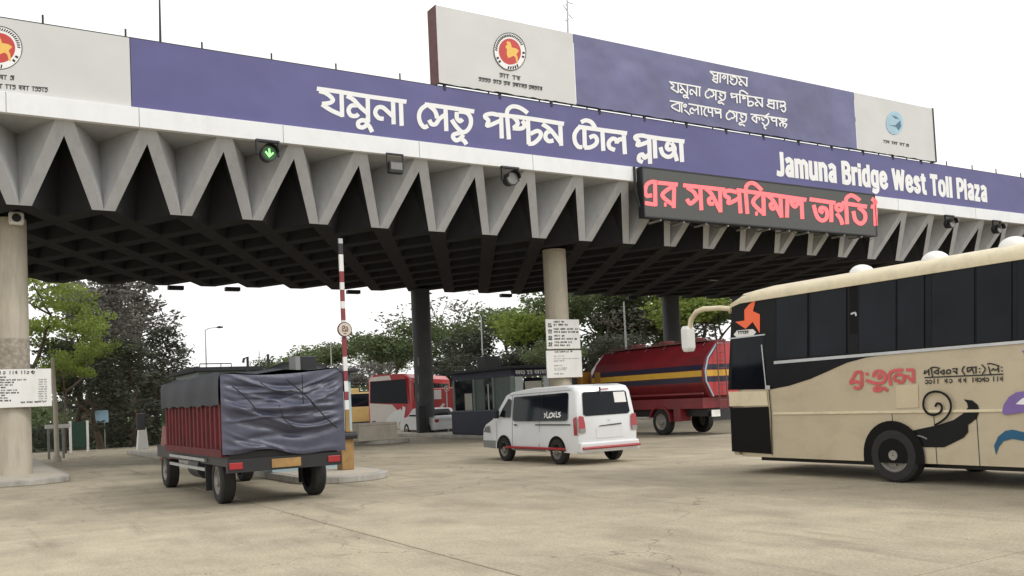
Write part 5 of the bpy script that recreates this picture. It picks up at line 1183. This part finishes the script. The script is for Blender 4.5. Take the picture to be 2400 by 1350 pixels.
def branch(mb, p, d_, L, r, depth, rs, tips, spread=.7, upb=.15, wob=.12):
    pts = [p]; q = p.copy(); dd = d_.copy(); k = 4
    for i in range(k):
        dd = dd+rs.normal(size=3)*wob+np.array([0, 0, upb*.25]); dd /= np.linalg.norm(dd); q = q+dd*L/k; pts.append(q.copy())
    mb.tube(pts, [r*(1-.5*i/k) for i in range(k+1)], 7 if depth > 1 else 5)
    if depth == 0: tips.append(q); tips.append(pts[2]); return
    nb = 3 if depth > 1 else rs.randint(3, 5)
    for i in range(nb):
        az = 2*math.pi*(i+rs.uniform(-.25, .25))/nb
        e = dd*(1-spread*.5)+spread*np.array([math.cos(az), math.sin(az), rs.uniform(-.1, .5)]); e /= np.linalg.norm(e)
        start = pts[-1] if i else pts[3]
        branch(mb, start, e, L*rs.uniform(.62, .82), r*.5, depth-1, rs, tips, spread, upb, wob)
def make_tree(kind, seed, H):
    rs = np.random.RandomState(seed); mb = MB(); tips = []
    if kind == 'broad':
        branch(mb, np.zeros(3), np.array([rs.uniform(-.1,.1), rs.uniform(-.1,.1), 1.0]), H*.34, H*.028, 3, rs, tips, .75, .25)
        V = leaves(tips, 70, H*.085, H*.0135, rs, .75)
    elif kind == 'layer':
        branch(mb, np.zeros(3), np.array([.1, 0, 1.0]), H*.42, H*.022, 3, rs, tips, 1.15, .0, .10)
        V = leaves(tips, 110, H*.10, H*.011, rs, .28, .3)
    elif kind == 'needle':
        pts = [np.array([rs.normal()*.006*H*k, rs.normal()*.006*H*k, H*k/8]) for k in range(9)]
        mb.tube(pts, [H*.022*(1-k/9.5) for k in range(9)], 8)
        for k in range(46):
            t = .12+.86*k/46; i = min(7, int(t*8)); b_ = pts[i]+(pts[i+1]-pts[i])*(t*8-i)
            az = k*2.4+rs.uniform(-.3, .3); L = H*(.24*(1-t)**.7+.05)*rs.uniform(.7, 1.2)
            e = np.array([math.cos(az), math.sin(az), rs.uniform(.0, .45)]); pp = [b_, b_+e*L*.5, b_+e*L+np.array([0, 0, -.06*L])]
            mb.tube(pp, [H*.005, H*.003, H*.001], 4)
            for u in (.35, .6, .85, 1.05): tips.append(b_+e*L*u+rs.normal(size=3)*L*.06)
        V = leaves(tips, 20, H*.050, H*.0115, rs, .7, .3, 1.3)
    else:                                                             # thin, half bare crown
        branch(mb, np.zeros(3), np.array([0, 0, 1.0]), H*.36, H*.018, 3, rs, tips, .7, .35, .16)
        V = leaves(tips, 9, H*.06, H*.012, rs, .8)
    tm_ = mb.mesh('trunk', MT['bark'])
    return tm_, V
PROTO = {}
def proto(kind, seed, m):
    key = (kind, seed, m)
    if key not in PROTO:
        t_, V = make_tree(kind, seed, 10.0); PROTO[key] = (t_, leafmesh('crown', V, MT[m]), float(np.percentile(V[:, 2], 99.3)))
    return PROTO[key]
def tree(px, ytop, D, kind, seed, m, label, wide=1.0, rz=None, name='tree'):
    g = ground(px, D); H = height(px, ytop, D)
    tm_, cm, zmax = proto(kind, seed, m)
    k = H/zmax
    t = thing(name, g, label, 'tree', 'trees beyond the toll plaza', rz=(px*.37 if rz is None else rz))
    for nm, me in (('trunk', tm_), ('crown', cm)):
        o = bpy.data.objects.new(nm, me); COL.objects.link(o); o.parent = t; o.scale = (k*wide, k*wide, k)
    return t
# left group
tree(25, 655, 50, 'layer', 1, 'leafbright', 'bright green spreading tree beside the cream column', .85, rz=.4)
tree(150, 790, 46, 'layer', 2, 'leafbright', 'low bright green tree between the column and the leaning post', .5, rz=2.0)
tree(190, 655, 66, 'broad', 3, 'leafgrey', 'brownish broad tree behind the bright green one', .8)
tree(250, 635, 58, 'needle', 4, 'leafgrey', 'tall grey feathery tree in the middle of the left trees', 1.15)
tree(335, 645, 62, 'needle', 5, 'leafgrey', 'tall grey feathery tree with sky showing through its top', 1.15)
tree(385, 770, 56, 'needle', 6, 'leafdark', 'dark conical tree just left of the covered truck', 1.35)
tree(310, 790, 52, 'needle', 4, 'leafdark', 'lower dark tree behind the sky-blue board', 1.7)
tree(170, 800, 56, 'broad', 7, 'leafdark', 'low dark tree behind the green panel', 1.2)
tree(430, 860, 62, 'broad', 8, 'leafgrey', 'low bushy tree at the left end of the covered truck', 1.3)
tree(235, 850, 50, 'broad', 3, 'leafdark', 'low dark bushy tree right of the green panel', 1.4)
# middle distance
tree(665, 838, 120, 'broad', 9, 'leafmid', 'small far tree left of the rooftop boxes', 1.3)
tree(722, 812, 115, 'broad', 3, 'leafpale', 'pale far tree behind the rooftop boxes', 1.3)
tree(790, 800, 110, 'broad', 7, 'leafmid', 'far rounded tree just left of the barrier arm', 1.25)
tree(865, 785, 105, 'broad', 8, 'leafpale', 'pale rounded tree right of the barrier arm', 1.25)
tree(930, 775, 100, 'broad', 9, 'leafmid', 'green tree just left of the dark column', 1.2)
tree(880, 850, 85, 'broad', 3, 'leafgrey', 'dull bushy tree above the red coach', 1.5)
# right of the dark column
tree(1050, 745, 96, 'broad', 7, 'leafmid', 'green tree just right of the dark column', 1.2)
tree(1070, 690, 100, 'thin', 10, 'leafgrey', 'half bare tree with thin twigs against the sky', 1.4)
tree(1130, 770, 88, 'broad', 8, 'leafdark', 'dark tree behind the booth roof box', 1.2)
tree(1190, 725, 92, 'broad', 3, 'leafmid', 'tall green tree above the toll booth', 1.15)
tree(1250, 715, 84, 'broad', 9, 'leafbright', 'light green tree just left of the right column', 1.05)
tree(1360, 660, 78, 'broad', 7, 'leafmid', 'large tree right of the notice boards', 1.25)
tree(1425, 668, 82, 'broad', 8, 'leafdark', 'large dark tree left of the white pole', 1.15)
tree(1500, 660, 76, 'broad', 3, 'leafmid', 'large green tree right of the white pole', 1.2)
tree(1560, 690, 74, 'thin', 12, 'leafgrey', 'grey half bare tree left of the far dark column', 1.5)
tree(1640, 660, 72, 'broad', 9, 'leafbright', 'bright green tree behind the coach mirror', 1.2)
tree(1690, 690, 76, 'broad', 7, 'leafmid', 'green tree hidden partly by the coach front', 1.2)
tree(1330, 800, 70, 'broad', 8, 'leafmid', 'lower tree behind the notice boards', 1.3)
tree(1210, 820, 74, 'broad', 9, 'leafdark', 'lower dark tree behind the booth sign band', 1.4)
tree(1100, 830, 76, 'broad', 3, 'leafdark', 'lower dark tree at the back corner of the booth', 1.3)
tree(1450, 780, 68, 'broad', 7, 'leafdark', 'lower tree directly behind the tanker', 1.4)
# far wood closing the horizon
rs = np.random.RandomState(77); cs = []
for k in range(420):
    px = rs.uniform(-700, 2900); D = rs.uniform(150, 230); g = ground(px, D); hh = rs.uniform(3, 9)*D/190
    for _ in range(4): cs.append((g[0]+rs.normal()*2, g[1]+rs.normal()*2, max(.8, hh*rs.uniform(.15, 1))))
V = leaves(cs, 26, 2.6, .55, rs, .8)
fo = bpy.data.objects.new('far_wood', leafmesh('far_wood', V, MT['leafmid'])); COL.objects.link(fo)
tag(fo, 'distant belt of trees along the horizon', 'wood', kind='stuff')
# scrub at the feet of the left trees
cs = []
for k in range(260):
    px = rs.uniform(40, 440); D = rs.uniform(50, 70); g = ground(px, D); cs.append((g[0], g[1], rs.uniform(.1, .9)))
V = leaves(cs, 40, .8, .13, rs, .8)
fo = bpy.data.objects.new('undergrowth', leafmesh('undergrowth', V, MT['leafdark'])); COL.objects.link(fo)
tag(fo, 'dark undergrowth below the left trees', 'undergrowth', kind='stuff')
